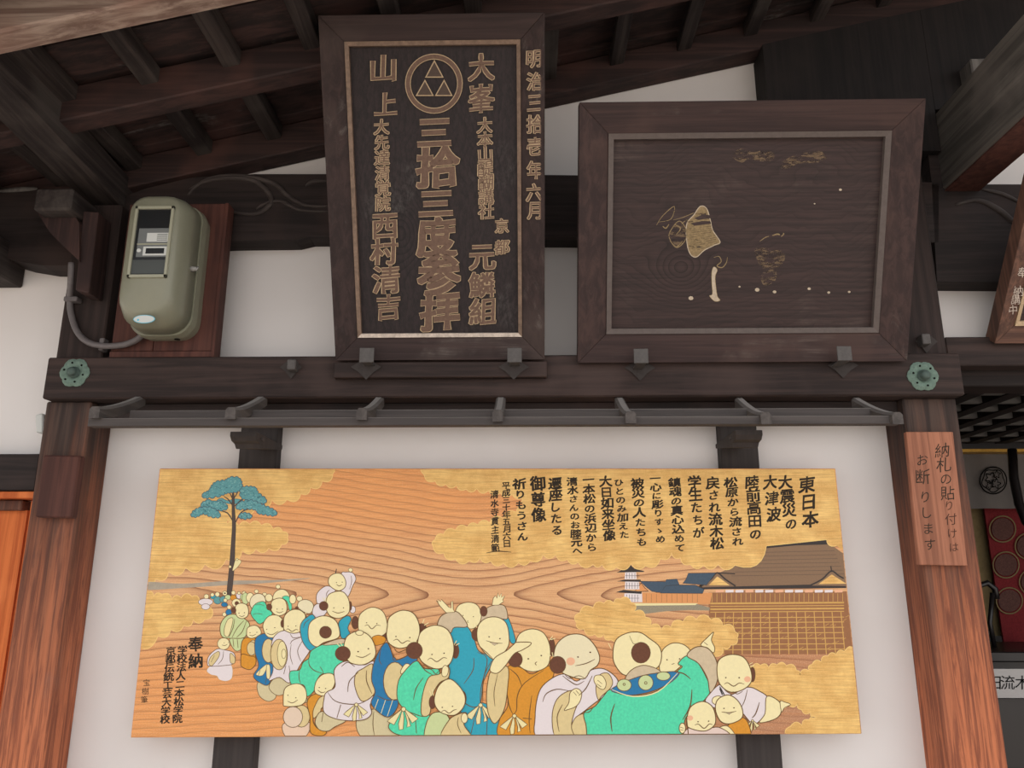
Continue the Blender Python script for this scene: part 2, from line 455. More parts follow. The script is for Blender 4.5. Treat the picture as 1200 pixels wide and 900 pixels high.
for cx, cy in ((1175, 620), (1179, 662), (1183, 704), (1205, 640), (1210, 682)):
    b = bmesh.new(); ringpx(cx, cy, 13, 13, 1.352, b); link_bm('medallion', b, M['brocade_gold'], bro)
    b = bmesh.new(); ringpx(cx, cy, 16, 1.5, 1.352, b); link_bm('medallion_ring', b, M['olive'], bro)
ol = link_bm('gold_cloth_band', px_box(1128, 594, 1155, 745, 1.40, 1.41, 600), M['olive'])
tag(ol, 'plain olive gold cloth strip left of the red brocade', 'cloth')
bm = bm_tube([P(1186, 527, 1.1), P(1188, 560, 1.08), P(1194, 590, 1.05), P(1203, 612, 1.02), P(1215, 625, 1.0)], .018, 10)
tag(link_bm('black_tassel_cord', bm, M['dark_lacquer'], smooth=True), 'thick black cord hanging in front of the curtain', 'cord')
st = thing('altar_chair', P(1158, 762, 1.05), 'small black lacquer altar stand with curved top rail, behind the right post', 'stand')
link_bm('top_rail', bm_tube([P(1143, 700, 1.05), P(1148, 686, 1.05), P(1157, 683, 1.05), P(1166, 690, 1.05), P(1168, 702, 1.05)], .012, 8), M['dark_lacquer'], st, smooth=True)
link_bm('leg', bm_tube([P(1163, 695, 1.05), P(1160, 730, 1.05), P(1166, 761, 1.05)], .009, 8), M['dark_lacquer'], st, smooth=True)
link_bm('leg', bm_tube([P(1146, 695, 1.05), P(1148, 730, 1.05), P(1152, 759, 1.05)], .009, 8), M['dark_lacquer'], st, smooth=True)
link_bm('cushion', px_box(1145, 738, 1166, 745, 1.05, 1.2), M['dark_lacquer'], st, .004)
sh = thing('altar_table', P(1180, 900, .9), 'dark lacquer altar table below the red brocade', 'table')
link_bm('table_top', px_box(1130, 764, 1300, 776, .85, 1.32), M['dark_lacquer'], sh, .004)
link_bm('table_front', px_box(1130, 776, 1300, 900, .9, 1.32), M['dark_lacquer'], sh)
lab = thing('paper_notice', P(1190, 818, .6), 'white paper strip lettered in black, low in the opening at the right edge', 'sign')
LS = Surf(P(1180, 800, .6), (0, -1, 0))
link_bm('paper', px_box(1140, 784, 1262, 818, .6, .604), M['paper'], lab)
stand2 = link_bm('display_ledge', px_box(1130, 819, 1300, 900, .62, .85, 830), M['dark_lacquer'])
tag(stand2, 'dark ledge under the white paper notice', 'ledge')

# ------------------------------------------------------------------ posts and beams
t = link_bm('wooden_post', bm_box(PLX0, PLX1, YP, 0.0, 0.0, zb0), M['post'], None, .004)
tag(t, 'left wooden post, red brown and scuffed, under the long beam beside the orange door', 'post')
t = link_bm('wooden_post', bm_box(PRX0, PRX1, YP, 0.05, 0.0, zb0), M['post'], None, .004)
tag(t, 'right wooden post, orange worn wood with flame grain, carrying the handwritten sign', 'post')
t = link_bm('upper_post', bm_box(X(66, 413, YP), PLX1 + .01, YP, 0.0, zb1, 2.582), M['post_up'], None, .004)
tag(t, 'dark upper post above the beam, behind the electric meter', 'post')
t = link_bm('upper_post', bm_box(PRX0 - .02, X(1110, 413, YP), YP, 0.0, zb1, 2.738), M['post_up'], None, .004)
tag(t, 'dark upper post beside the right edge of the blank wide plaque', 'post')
bx0, bx1 = X(53, 440, YB), X(1128, 440, YB)
t = link_bm('long_beam', bm_box(bx0, bx1, YB, 0.0, zb0, zb1), M['beam'], None, .004)
tag(t, 'long dark brown beam crossing both posts with green rosettes at its ends', 'beam')
t = link_bm('under_beam', bm_box(PLX1, PRX0, -.085, 0.0, Z(600, 492, -.085), zb0 - .001), M['darkx'], None, .002)
tag(t, 'dark red brown rail tucked under the long beam behind the grey rack', 'beam')
# next bay to the right
t = link_bm('side_beam', px_box(1112, 394, 1420, 428, -.06, .0, 428), M['beam'], None, .003)
tag(t, 'dark beam running off to the right of the right post under the white plaster', 'beam')
t = link_bm('side_lintel', px_box(1118, 429, 1420, 452, -.0, .1, 450), M['darkx'], None, .003)
tag(t, 'dark lintel over the opening at the right, under the side beam', 'beam')
# next bay to the left
t = link_bm('side_beam', px_box(-120, 532, 44, 575, -.07, 0, 550), M['darkx'], None, .003)
tag(t, 'short blackened rail left of the left post above the orange door', 'beam')
d = thing('door_1', P(10, 900, -.03), 'orange cedar door left of the left post', None, kind='structure')
link_bm('door_lintel', px_box(-120, 576, 42, 584, -.075, 0, 580), M['door'], d, .002)
link_bm('door_frame', px_box(28, 586, 48, 1100, -.05, 0, 640), M['door'], d, .003)
link_bm('door_rail', px_box(-120, 586, 26, 598, -.045, 0, 590), M['post'], d, .003)
link_bm('door_panel', px_box(-120, 598, 26, 1100, -.025, 0, 640), M['door'], d)
t = link_bm('junction_box', bm_prism([(41, 486), (50, 484), (50, 507), (42, 507)], -.06, -.0), M['label'], None, .003)
tag(t, 'small cream box on the left side of the left post', 'box')
t = link_bm('patch_board', bm_prism([(50, 533), (94, 534), (84, 607), (41, 606)], YP - .028, YP), M['red'], None, .004)
tag(t, 'small red brown block fixed on the left post below the rack', 'block')

# carved tie beam with swirl relief
KY = -.075
bm = bm_prism([(118, 240), (170, 221), (225, 208), (300, 204), (383, 204), (640, 205), (900, 208), (1100, 214), (1100, 284), (900, 280), (640, 278), (383, 277), (362, 277), (345, 281), (268, 282), (118, 288)], KY, 0.0)
koryo = link_bm('carved_beam', bm, M['darkx'])
tag(koryo, 'dark carved tie beam with a swirl, passing behind both hanging plaques', 'beam')
def relief(pts, Y, r, parent, name='carved_swirl', mat='darkz'):
    path = [P(x, y, Y) for x, y in catmull(pts, False, 5)]
    n = len(path)
    rr = [r * (.35 + .65 * math.sin(math.pi * min(1, max(0, (i + .6) / n)))) for i in range(n)]
    return link_bm(name, bm_tube(path, rr, 8), M[mat], parent, smooth=True)
relief([(220, 229), (235, 215), (262, 209), (295, 211), (313, 224), (318, 238), (303, 250), (280, 250), (268, 245)], KY, .009, koryo)
relief([(222, 222), (250, 208), (290, 207), (322, 216), (340, 232), (360, 241), (384, 242)], KY, .008, koryo)
relief([(300, 245), (312, 238), (330, 236), (350, 246), (384, 248)], KY, .006, koryo)
relief([(358, 218), (366, 213), (383, 212)], KY, .006, koryo)
k2 = link_bm('carved_beam', bm_prism([(-160, 206), (-20, 218), (40, 222), (92, 228), (98, 300), (86, 311), (50, 311), (20, 306), (0, 300), (-60, 270), (-160, 262)], -.09, 0), M['darkx'])
tag(k2, 'dark carved beam at the far left edge with a rounded lower end', 'beam')
relief([(0, 224), (25, 222), (44, 221)], -.09, .008, k2, mat='weather')
k3 = link_bm('carved_beam', bm_prism([(1082, 132), (1108, 132), (1114, 216), (1240, 216), (1420, 230), (1420, 330), (1240, 331), (1098, 330), (1092, 216)], KY, 0), M['darkx'])
tag(k3, 'black carved beam right of the right upper post, over the white plaster', 'beam')
relief([(1120, 240), (1145, 235), (1170, 246), (1190, 262), (1210, 270)], KY, .009, k3)
relief([(1150, 222), (1175, 228), (1200, 240)], KY, .007, k3)

# ------------------------------------------------------------------ roof: rafters, battens and boards over the gable
SL = .235
def roofz(x): return 2.95 + SL * x
roof = thing('ceiling', (0, -.4, 2.9), 'sloping underside of the eaves with rafters, battens and red brown boards', None, kind='structure')
def sloped(name, x0, x1, y0, y1, d0, d1, m, bevel=0.0):
    a = [Vector((x0, y, roofz(x0) + dd)) for y, dd in ((y0, d0), (y1, d0), (y1, d1), (y0, d1))]
    b = [Vector((x1, p.y, p.z + roofz(x1) - roofz(x0))) for p in a]
    return link_bm(name, bm_hull8(a, b), m, roof, bevel)
RX0, RX1 = -2.6, 2.6
sloped('rafter', RX0, RX1, -.075, .0, .0, .10, M['rafter'], .004)
sloped('rafter', RX0, RX1, -.43, -.365, .0, .10, M['rafter'], .004)
sloped('rafter', RX0, RX1, -1.05, -.985, .0, .10, M['rafter'], .004)
vg = sloped('verge_board', RX0, RX1, -.76, -.69, -.005, .13, M['verge'], .006)
vg['label'] = 'pale weathered verge board at the top left'
bxs = [X(x, y, -.40) for x, y in ((-40, 110),)]
xb = -2.1
while xb < 2.3:
    o = link_bm('batten', bm_hull8([Vector((xb, -1.05, roofz(xb) + .055)), Vector((xb + .045, -1.05, roofz(xb + .045) + .055)), Vector((xb + .045, -1.05, roofz(xb + .045) + .10)), Vector((xb, -1.05, roofz(xb) + .10))],
        [Vector((xb, -.0, roofz(xb) + .055)), Vector((xb + .045, -.0, roofz(xb + .045) + .055)), Vector((xb + .045, -.0, roofz(xb + .045) + .10)), Vector((xb, -.0, roofz(xb) + .10))]), M['darky'], roof, .003)
    xb += .215
for i, y in enumerate([-.0 - .115 * k for k in range(1, 11)]):
    h = .104 + .012 * (i % 2) + random.uniform(0, .006)
    sloped('roof_board', RX0, RX1, y + .004, y + .123, h, h + .02, M['soffit'], .002)
sloped('roof_cover', RX0 - .3, RX1 + .3, -1.2, .3, .16, .22, M['darkx'])

# purlins running outward from the wall
def purlin(x0, x1, z0, z1, y0, m, label, up=0.0, name='purlin', par=None):
    a = [Vector((x0, 0, z0)), Vector((x1, 0, z0)), Vector((x1, 0, z1)), Vector((x0, 0, z1))]
    b = [p + Vector((0, y0, -y0 * up)) for p in a]
    o = link_bm(name, bm_hull8([p - Vector((0, .001, 0)) for p in a], b), m, par, .006 if par is None else 0)
    return tag(o, label, 'beam') if par is None else o
lx1 = X(155, 226, 0.0)
purlin(lx1 - .085, lx1 + .025, 2.585, roofz(lx1) + .04, -1.3, M['darky'], 'heavy dark beam running outward under the roof at upper left', up=.07)
pxl = X(1090, 232, 0.0); pz0 = Z(1090, 236, 0.0)
M['greyy'] = wood('grey_weathered_purlin', 'y', (104, 98, 92), (76, 72, 68), (118, 110, 104), mildew=((150, 145, 138), .4))
pr_ = purlin(pxl, pxl + .11, pz0, pz0 + .25, -1.3, M['greyy'], 'heavy grey beam with red underside running outward at upper right')
purlin(pxl + .004, pxl + .106, pz0 - .006, pz0 - .0005, -1.3, M['red'], None, name='underside', par=pr_)['label'] = 'red brown underside'
t = link_bm('beam_end', bm_box(X(1130, 88, -.12), X(1130, 88, -.12) + .16, -.16, -.06, Z(1130, 100, -.12), Z(1130, 78, -.12)), M['weather'], None, .004)
tag(t, 'small grey weathered beam end beside the upper right beam', 'block')

def gable_board(x0, x1, z0, Yf, nm, label, m):
    a = [Vector((x0, Yf, z0)), Vector((x1, Yf, z0)), Vector((x1, Yf, roofz(x1) - .004)), Vector((x0, Yf, roofz(x0) - .004))]
    tag(link_bm(nm, bm_hull8(a, [Vector((p.x, -.001, p.z)) for p in a]), m), label, 'strut')
gable_board(X(897, 90, -.10), pxl - .004, 2.742, -.10, 'king_strut', 'broad strut, coloured black as the eave shade, on the gable behind the top of the blank wide plaque', M['shade_black'])
gable_board(pxl - .003, 3.2, pz0 + .256, -.10, 'gable_board', 'added board, coloured black as the eave shade, on the gable right of the upper right outward beam', M['shade_black'])  # added fill above the beam, eave shade in its colour
# bracket cluster at upper left
t = link_bm('bracket_block', bm_box(X(40, 232, -.25), X(84, 232, -.25), -.25, YP - .001, Z(60, 246, -.25) + .001, Z(60, 220, -.25)), M['darky'], None, .006)
tag(t, 'worn greyish bearing block under the upper left beam', 'block')
t = link_bm('curved_bracket', bm_prism([(42, 246), (84, 246), (93, 262), (93, 306), (76, 290), (58, 272)], -.2, YP - .001), M['bracket'], None)
tag(t, 'curved dark red bracket arm below the bearing block at far left', 'bracket')
t = link_bm('brace', bm_prism([(97, 247), (115, 248), (104, 343), (88, 340)], -.19, -.117), M['bracket'], None, .003)
tag(t, 'short red brown upright brace left of the electric meter', 'brace')
t = link_bm('outer_purlin', bm_box(X(-20, 190, -.25) - .12, X(-20, 190, -.25), -1.3, .0, 2.36, 2.475), M['darky'], None, .005)
tag(t, 'dark outward beam at the far left edge beyond the bearing block', 'beam')

# ------------------------------------------------------------------ little rack of curved rods under the beam
rack = thing('curved_rod_rack', P(585, 498, -.3), 'grey rack of seven curved rods on two long rails under the long beam', 'rack')
YF = -.335
link_bm('rail', bm_box(X(103, 493, YF), X(1056, 495, YF), YF, YF + .03, Z(585, 498, YF), Z(585, 488.5, YF)), M['rack'], rack, .0015)
YM = -.235
link_bm('rail', bm_box(X(152, 483, YM), X(1030, 483, YM), YM, YM + .03, Z(585, 489, YM), Z(585, 479.5, YM)), M['rack'], rack, .0015)
for xb_, yb_, xt, yt in ((158, 466, 119, 483), (299, 466, 280, 484), (441, 467, 428, 485), (585, 467, 585.5, 487), (726, 468, 739, 489), (871, 469, 893, 490), (1010, 469, 1045, 490)):
    # centre line: starts high at the wall, swings down and flattens towards the tip
    a = P(xb_, yb_ + 3, -.13); b = P(xt, yt, YF - .015); xc = (a.x + b.x) / 2
    path = []
    for i in range(9):
        s = i / 8; y = a.y + (b.y - a.y) * s
        path.append(Vector((xc, y, a.z + (b.z - a.z) * (1 - (1 - s) ** 1.35))))
    bm = bmesh.new(); rings = []
    for p in path:
        w, h = .013, .015
        rings.append([bm.verts.new(p + Vector((dx, 0, dz))) for dx, dz in ((-w, -h), (w, -h), (w, h * .55), (w * .55, h), (-w * .55, h), (-w, h * .55))])
    for A, B in zip(rings, rings[1:]):
        for k in range(6): bm.faces.new((A[k], A[(k + 1) % 6], B[(k + 1) % 6], B[k]))
    bm.faces.new(rings[0]); bm.faces.new(rings[-1][::-1])
    link_bm('rod', bm, M['racky'], rack)
# wall battens with their corbels
for (x0, x1, cx0, cx1, lbl) in ((280, 324, 268, 302, 'left'), (845, 889, 861, 895, 'right')):
    Yb_ = -.045
    xa, xz = X(x0, 530, Yb_), X(x1, 530, Yb_)
    bt = link_bm('wall_batten', bm_box(xa, xz, Yb_, 0, .55, Z(600, 492, Yb_)), M['batten'], None, .003)
    tag(bt, 'dark upright batten behind the %s part of the painted panel' % lbl, 'batten')
    c0, c1 = X(cx0, 510, -.2), X(cx1, 510, -.2)
    cb = thing('corbel', ((c0 + c1) / 2, -.1, Z(285, 527, -.1)), 'moulded dark corbel under the rack at the %s batten' % lbl, 'corbel')
    zt = Z(585, 498.5, YF)
    prof = [(yy, min(zt, Z(285, py, yy))) for yy, py in ((-.262, 499), (-.262, 511), (-.250, 517), (-.225, 520), (-.215, 526), (-.045, 527))]
    prof.append((-.045, zt))
    cm = X((cx0 + cx1) / 2, 512, -.26); cw = .034
    link_bm('corbel_arm', bm_hull8([Vector((cm - cw, y, z)) for y, z in prof], [Vector((cm + cw, y, z)) for y, z in prof]), M['batten'], cb, .001)
    link_bm('moulding', bm_box(cm - cw - .003, cm + cw + .003, -.222, -.205, prof[-2][1] - .004, prof[-2][1] + .003), M['rack'], cb)

# ------------------------------------------------------------------ iron hooks, studs, rosettes
def diamond(cx, cy, Y, parent, w=14, h=13, name='leaf_plate', m='iron_plate'):
    S = Surf((0, Y, 0), (0, -1, 0)); th = .004
    pts = [(cx - w, cy - h * .15), (cx - w * .3, cy - h * .75), (cx, cy - h), (cx + w * .3, cy - h * .75), (cx + w, cy - h * .15), (cx + w * .5, cy + h * .3), (cx, cy + h), (cx - w * .5, cy + h * .3)]
    a = [S.at(x, y, th) for x, y in pts]; b = [S.at(x, y, 0) for x, y in pts]
    return link_bm(name, bm_hull8(a, b), M[m], parent)
for hx, hy, lbl in ((430, 416, 'under the lower left of the gilt lettered plaque'), (603, 416, 'under the lower right of the gilt lettered plaque'), (751, 417, 'under the lower left of the blank wide plaque'), (989, 414, 'under the lower right of the blank wide plaque')):
    hk = thing('iron_hook', P(hx, hy + 12, YB - .03), 'square iron hook ' + lbl, 'hook', 'iron hooks carrying the plaques')
    yh = YB - .062
    xh0, xh1 = X(hx - 8.5, hy, yh), X(hx + 8.5, hy, yh)
    link_bm('tab', bm_box(xh0, xh1, yh - .004, yh, Z(hx, hy + 9, yh), Z(hx, hy - 8, yh)), M['iron'], hk, .001)
    link_bm('arm', bm_box(xh0 + .006, xh1 - .006, yh, YB, Z(hx, hy + 9, yh), Z(hx, hy + 9, yh) + .004), M['iron'], hk)
    yl = YB - (.024 if hx < 640 else 0)
    diamond(hx - 1, hy + 16, yl, hk, 18, 13)
for sx, sy, Y, lbl in ((341, 432, YB, 'on the long beam left of the gilt lettered plaque'), (1086, 402, YP, 'on the right upper post above the rosette')):
    hk = thing('iron_stud', P(sx, sy + 12, Y), 'diamond iron plate with peg ' + lbl, 'stud')
    diamond(sx, sy, Y, hk, 13, 12, 'plate')
    link_bm('peg', bm_box(X(sx - 5, sy - 4, Y - .03), X(sx + 5, sy - 4, Y - .03), Y - .03, Y, Z(sx, sy + 1, Y - .03), Z(sx, sy - 11, Y - .03)), M['iron'], hk, .002)

for rx, ry, lbl in ((88, 437, 'left end'), (1081, 441, 'right end')):
    c = P(rx, ry, YB); R = .043
    ro = thing('copper_rosette', c + Vector((0, 0, -R)), 'green six-lobed copper rosette at the %s of the long beam' % lbl, 'ornament', 'copper rosettes on the long beam')
    bm = bmesh.new(); n = 72; rgs = []
    for fr_, hh in ((1.0, 0.0), (1.0, .003), (.8, .008), (.5, .006), (.42, .004)):
        ring = []
        for k in range(n):
            a = 2 * math.pi * k / n + .26
            lobe = 1 - .10 * (1 - abs(math.cos(3 * a))) ** 1.5 - .03 * (abs(math.cos(3 * a)) < .97)
            r = R * fr_ * (lobe if fr_ > .6 else (1 + (lobe - 1) * .3))
            ring.append(bm.verts.new(c + Vector((r * math.cos(a), -hh, r * math.sin(a)))))
        rgs.append(ring)
    for A, B in zip(rgs, rgs[1:]):
        for k in range(n): bm.faces.new((A[k], A[(k + 1) % n], B[(k + 1) % n], B[k]))
    bm.faces.new(rgs[-1])
    link_bm('petal_plate', bm, M['copper'], ro)
    rings = [(.017, .004), (.016, .010), (.011, .014), (.013, .018), (.010, .024), (.003, .026)]
    bm = bmesh.new(); pr = None
    for r, h in rings:
        ring = [bm.verts.new(c + Vector((r * math.cos(2 * math.pi * k / 20), -h, r * math.sin(2 * math.pi * k / 20)))) for k in range(20)]
        if pr:
            for k in range(20): bm.faces.new((pr[k], pr[(k + 1) % 20], ring[(k + 1) % 20], ring[k]))
        pr = ring
    bm.faces.new(pr); link_bm('boss', bm, M['copper_dark'], ro, smooth=True)
    for k in range(6):
        a = math.pi * k / 3 + .78
        link_bm('nail', bm_disc(c + Vector((R * .66 * math.cos(a), -.007, R * .66 * math.sin(a))), (0, -1, 0), .0028, .002, 8), M['black'], ro)

# ------------------------------------------------------------------ painter: flat shapes laid on a surface in photo coordinates
FR = {'p': (0, 0, 1), 'A': (140, 540, 4), 'B': (140, 680, 4), 'C': (400, 540, 4), 'D': (380, 680, 4.7375), 'E': (560, 680, 4.7375), 'F': (680, 540, 3.529),
      'G': (760, 680, 4.615), 'H': (160, 540, 5.622), 'I': (230, 680, 10), 'J': (310, 660, 8.183), 'K': (230, 740, 7.5), 'L': (320, 750, 7.757), 'M': (700, 620, 7.5),
      'N': (840, 620, 7.5), 'O': (780, 780, 7.5), 'Q': (740, 160, 4.092)}
def fr(f, pts):
    ox, oy, s = FR[f]; return [(ox + x / s, oy + y / s) for x, y in pts]

def clip_poly(poly, quad):
    out = poly
    n = len(quad)
    for i in range(n):
        a, b = quad[i], quad[(i + 1) % n]; inp = out; out = []
        side = lambda p: (b[0] - a[0]) * (p[1] - a[1]) - (b[1] - a[1]) * (p[0] - a[0])
        for j in range(len(inp)):
            p, q = inp[j], inp[(j + 1) % len(inp)]; sp, sq = side(p), side(q)
            if sp >= 0: out.append(p)
            if (sp >= 0) != (sq >= 0):
                t = sp / (sp - sq); out.append((p[0] + (q[0] - p[0]) * t, p[1] + (q[1] - p[1]) * t))
        if not out: return []
    return out

class Painter:
    STEP = 4e-5
    def __init__(s, surf, quad, parent):
        s.S = surf; s.quad = quad; s.parent = parent; s.boxes = []; s.f = 'p'; s.cur = None
    def begin(s, name, frame='p', label=None):
        s.end(); s.f = frame; s.cur = dict(name=name, v=[], f=[], m=[], mats=[], label=label)
    def end(s):
        c = s.cur; s.cur = None
        if not c or not c['f']: return
        off = Vector(s.parent['_w'])
        me = bpy.data.meshes.new(c['name']); me.from_pydata([v - off for v in c['v']], [], c['f'])
        for m in c['mats']: me.materials.append(m)
        me.polygons.foreach_set('material_index', c['m'])
        o = new_obj(c['name'], me, s.parent)
        if c['label']: o['label'] = c['label']
        return o
    def layer(s, pts, over=0):
        xs = [p[0] for p in pts]; ys = [p[1] for p in pts]
        bb = (min(xs), min(ys), max(xs), max(ys)); l = 0
        for b in s.boxes:
            if b[0] < bb[2] and b[2] > bb[0] and b[1] < bb[3] and b[3] > bb[1]: l = max(l, b[4])
        s.boxes.append(bb + (l + 1,)); return (l + 1) * s.STEP
    def add(s, verts, faces, mat):
        c = s.cur
        if mat not in c['mats']: c['mats'].append(mat)
        k = len(c['v']); c['v'] += verts; c['f'] += [tuple(i + k for i in f) for f in faces]; c['m'] += [c['mats'].index(mat)] * len(faces)
    def poly(s, pts, mat, raw=False):
        if not raw: pts = fr(s.f, pts)
        pts = clip_poly(pts, s.quad) if s.quad else pts
        if len(pts) < 3: return
        h = s.layer(pts)
        tris = tessellate_polygon([[Vector((x, y, 0)) for x, y in pts]])
        s.add([s.S.at(x, y, h) for x, y in pts], [tuple(t) for t in tris], mat)
    def line(s, pts, w=1.0, mat=None, smooth=True, raw=False, taper=True):
        """open brush line; w in photo px"""
        if not raw: pts = fr(s.f, pts)
        if smooth and len(pts) > 2: pts = catmull(pts, False, 4)
        elif len(pts) == 2 and not taper: pts = [(pts[0][0] + (pts[1][0] - pts[0][0]) * k / 16, pts[0][1] + (pts[1][1] - pts[0][1]) * k / 16) for k in range(17)]
        if s.quad:
            q = s.quad
            ok = []
            for p in pts:
                ins = all((q[(i + 1) % 4][0] - q[i][0]) * (p[1] - q[i][1]) - (q[(i + 1) % 4][1] - q[i][1]) * (p[0] - q[i][0]) >= 0 for i in range(4))
                if not ins:
                    if ok: break
                    continue
                ok.append(p)
            pts = ok
        if len(pts) < 2: return
        s._ribbon(pts, w, mat or OUT, False, taper)
    def rim(s, pts, w, mat):
        q = s.quad; run = []; n = len(pts)
        ins = lambda p: all((q[(i + 1) % 4][0] - q[i][0]) * (p[1] - q[i][1]) - (q[(i + 1) % 4][1] - q[i][1]) * (p[0] - q[i][0]) >= 500 for i in range(4))
        for i in range(n + 1):
            p = pts[i % n]; a = pts[(i - 1) % n]
            if i < n and ins(p) and math.hypot(p[0] - a[0], p[1] - a[1]) < 12: run.append(p)
            else:
                if len(run) > 2: s._ribbon(run, w, mat, False)
                run = [p] if ins(p) else []
    def _ribbon(s, pts, w, mat, closed, taper=False):
        n = len(pts); L = []; R = []
        for i, p in enumerate(pts):
            a = pts[(i - 1) % n] if closed else pts[max(i - 1, 0)]; b = pts[(i + 1) % n] if closed else pts[min(i + 1, n - 1)]
            dx, dy = b[0] - a[0], b[1] - a[1]; d = math.hypot(dx, dy) or 1
            ww = w / 2 * ((.35 + .65 * math.sin(math.pi * (i + .5) / n)) if taper else 1)
            L.append((p[0] - dy / d * ww, p[1] + dx / d * ww)); R.append((p[0] + dy / d * ww, p[1] - dx / d * ww))
        h = s.layer(pts)
        V = [s.S.at(x, y, h) for x, y in L + R]
        F = [(i, (i + 1) % n, n + (i + 1) % n, n + i) for i in range(n if closed else n - 1)]
        s.add(V, F, mat)
    def shape(s, pts, mat, w=.8, smooth=True, out=None):
        P_ = fr(s.f, pts)
        if smooth: P_ = catmull(P_, True, 5)
        if s.quad: P_ = clip_poly(P_, s.quad)
        if len(P_) < 3: return
        s.poly(P_, mat, raw=True)
        if w: s._ribbon(P_, w, out or OUT, True)
    def ell(s, cx, cy, rx, ry=None, mat=None, w=.8, seg=20, out=None):
        ry = ry or rx
        s.shape([(cx + rx * math.cos(2 * math.pi * k / seg), cy + ry * math.sin(2 * math.pi * k / seg)) for k in range(seg)], mat, w, False, out)
    def dot(s, x, y, r=.7, mat=None):
        p = fr(s.f, [(x, y)])[0]
        s.poly([(p[0] + r * math.cos(k), p[1] + r * .8 * math.sin(k)) for k in (0, .9, 1.8, 2.7, 3.6, 4.5, 5.4)], mat or OUT, raw=True)

_gl = {}
def glyph(ch):
    """flat glyph: verts, faces, outline loops"""
    if ch not in _gl:
        cu = bpy.data.curves.new('glyph', 'FONT'); cu.body = ch; cu.size = 1; cu.resolution_u = 3; cu.align_x = 'CENTER'
        o = bpy.data.objects.new('glyph', cu); COL.objects.link(o)
        dg = bpy.context.evaluated_depsgraph_get()
        me = bpy.data.meshes.new_from_object(o.evaluated_get(dg), depsgraph=dg)
        vs = [(v.co.x, v.co.y) for v in me.vertices]; fs = [tuple(p.vertices) for p in me.polygons]
        cnt = {}
        for f in fs:
            for q in range(len(f)):
                e = (f[q], f[(q + 1) % len(f)]); k = (min(e), max(e)); cnt.setdefault(k, []).append(e)
        nxt = {}
        for k, es in cnt.items():
            if len(es) == 1: nxt.setdefault(es[0][0], []).append(es[0][1])
        loops = []
        while nxt:
            a = next(iter(nxt)); lp_ = [a]; c = a
            while c in nxt:
                b = nxt[c].pop()
                if not nxt[c]: del nxt[c]
                if b == a: break
                lp_.append(b); c = b
            if len(lp_) > 2: loops.append(lp_)
        if vs:
            mx = (min(v[0] for v in vs) + max(v[0] for v in vs)) / 2
            vs = [(v[0] - mx, v[1] - .31) for v in vs]     # optical centre of a CJK cell
        bpy.data.objects.remove(o); bpy.data.meshes.remove(me); bpy.data.curves.remove(cu)
        _gl[ch] = (vs, fs, loops)
    return _gl[ch]

def write(pt, chars, x0, y0, x1, y1, size, mat, bold=.03, frame='p', shear=.10, wob=.02, aspect=1.0, h=None, jit=.04, raise_=0.0, edge=None, edge_w=.03):
    """a column of characters from the centre (x0,y0) of the first to (x1,y1) of the last; bold: outline ribbon (in em) fattening the strokes"""
    (x0, y0), (x1, y1) = fr(frame, [(x0, y0), (x1, y1)]); size = size / FR[frame][2]
    n = len(chars)
    for i, ch in enumerate(chars):
        s_ = i / max(1, n - 1); cx = x0 + (x1 - x0) * s_; cy = y0 + (y1 - y0) * s_
        vs, fs, loops = glyph(ch)
        if not fs: continue
        r1 = random.uniform(-jit, jit); ph = random.uniform(0, 6)
        sz = size * (0.82 if '\u3040' <= ch <= '\u30ff' else 1.0) * (1 + r1)
        def mp_(gx, gy):
            a = gx + wob * math.sin(5 * gy + ph); b = gy + shear * gx + wob * math.sin(6 * gx + ph)
            return (cx + a * sz * 1.08, cy - b * sz * 1.08 * aspect)
        pl = [mp_(*v) for v in vs]
        hh = pt.layer(pl) if h is None else h
        step = 8e-6
        def band(w, hb, depth, m_):
            for lp_ in loops:
                L = len(lp_); inn = []; out = []
                for q in range(L):
                    a = pl[lp_[q - 1]]; b = pl[lp_[q]]; c = pl[lp_[(q + 1) % L]]
                    dx, dy = c[0] - a[0], c[1] - a[1]; d = math.hypot(dx, dy) or 1
                    # brush modulation: strokes running across are thinner than strokes running down
                    ww = w * sz * (.75 + .5 * abs(dy / d))
                    ox, oy = dy / d * ww, -dx / d * ww
                    out.append((b[0] - ox, b[1] - oy)); inn.append((b[0] + ox * .3, b[1] + oy * .3))
                V = [pt.S.at(x, y, hb) for x, y in out + inn]
                F = [(q, (q + 1) % L, L + (q + 1) % L, L + q) for q in range(L)]
                if depth:
                    V += [pt.S.at(x, y, hb - depth) for x, y in out]
                    F += [(q, (q + 1) % L, 2 * L + (q + 1) % L, 2 * L + q) for q in range(L)]
                pt.add(V, F, m_)
        if edge: band(edge_w + bold, hh + raise_, raise_, edge)
        if bold: band(bold, hh + raise_ + (3e-4 if edge else -step), 0, mat)
        pt.add([pt.S.at(x, y, hh + raise_ + (4e-4 if edge else 0)) for x, y in pl], fs, mat)

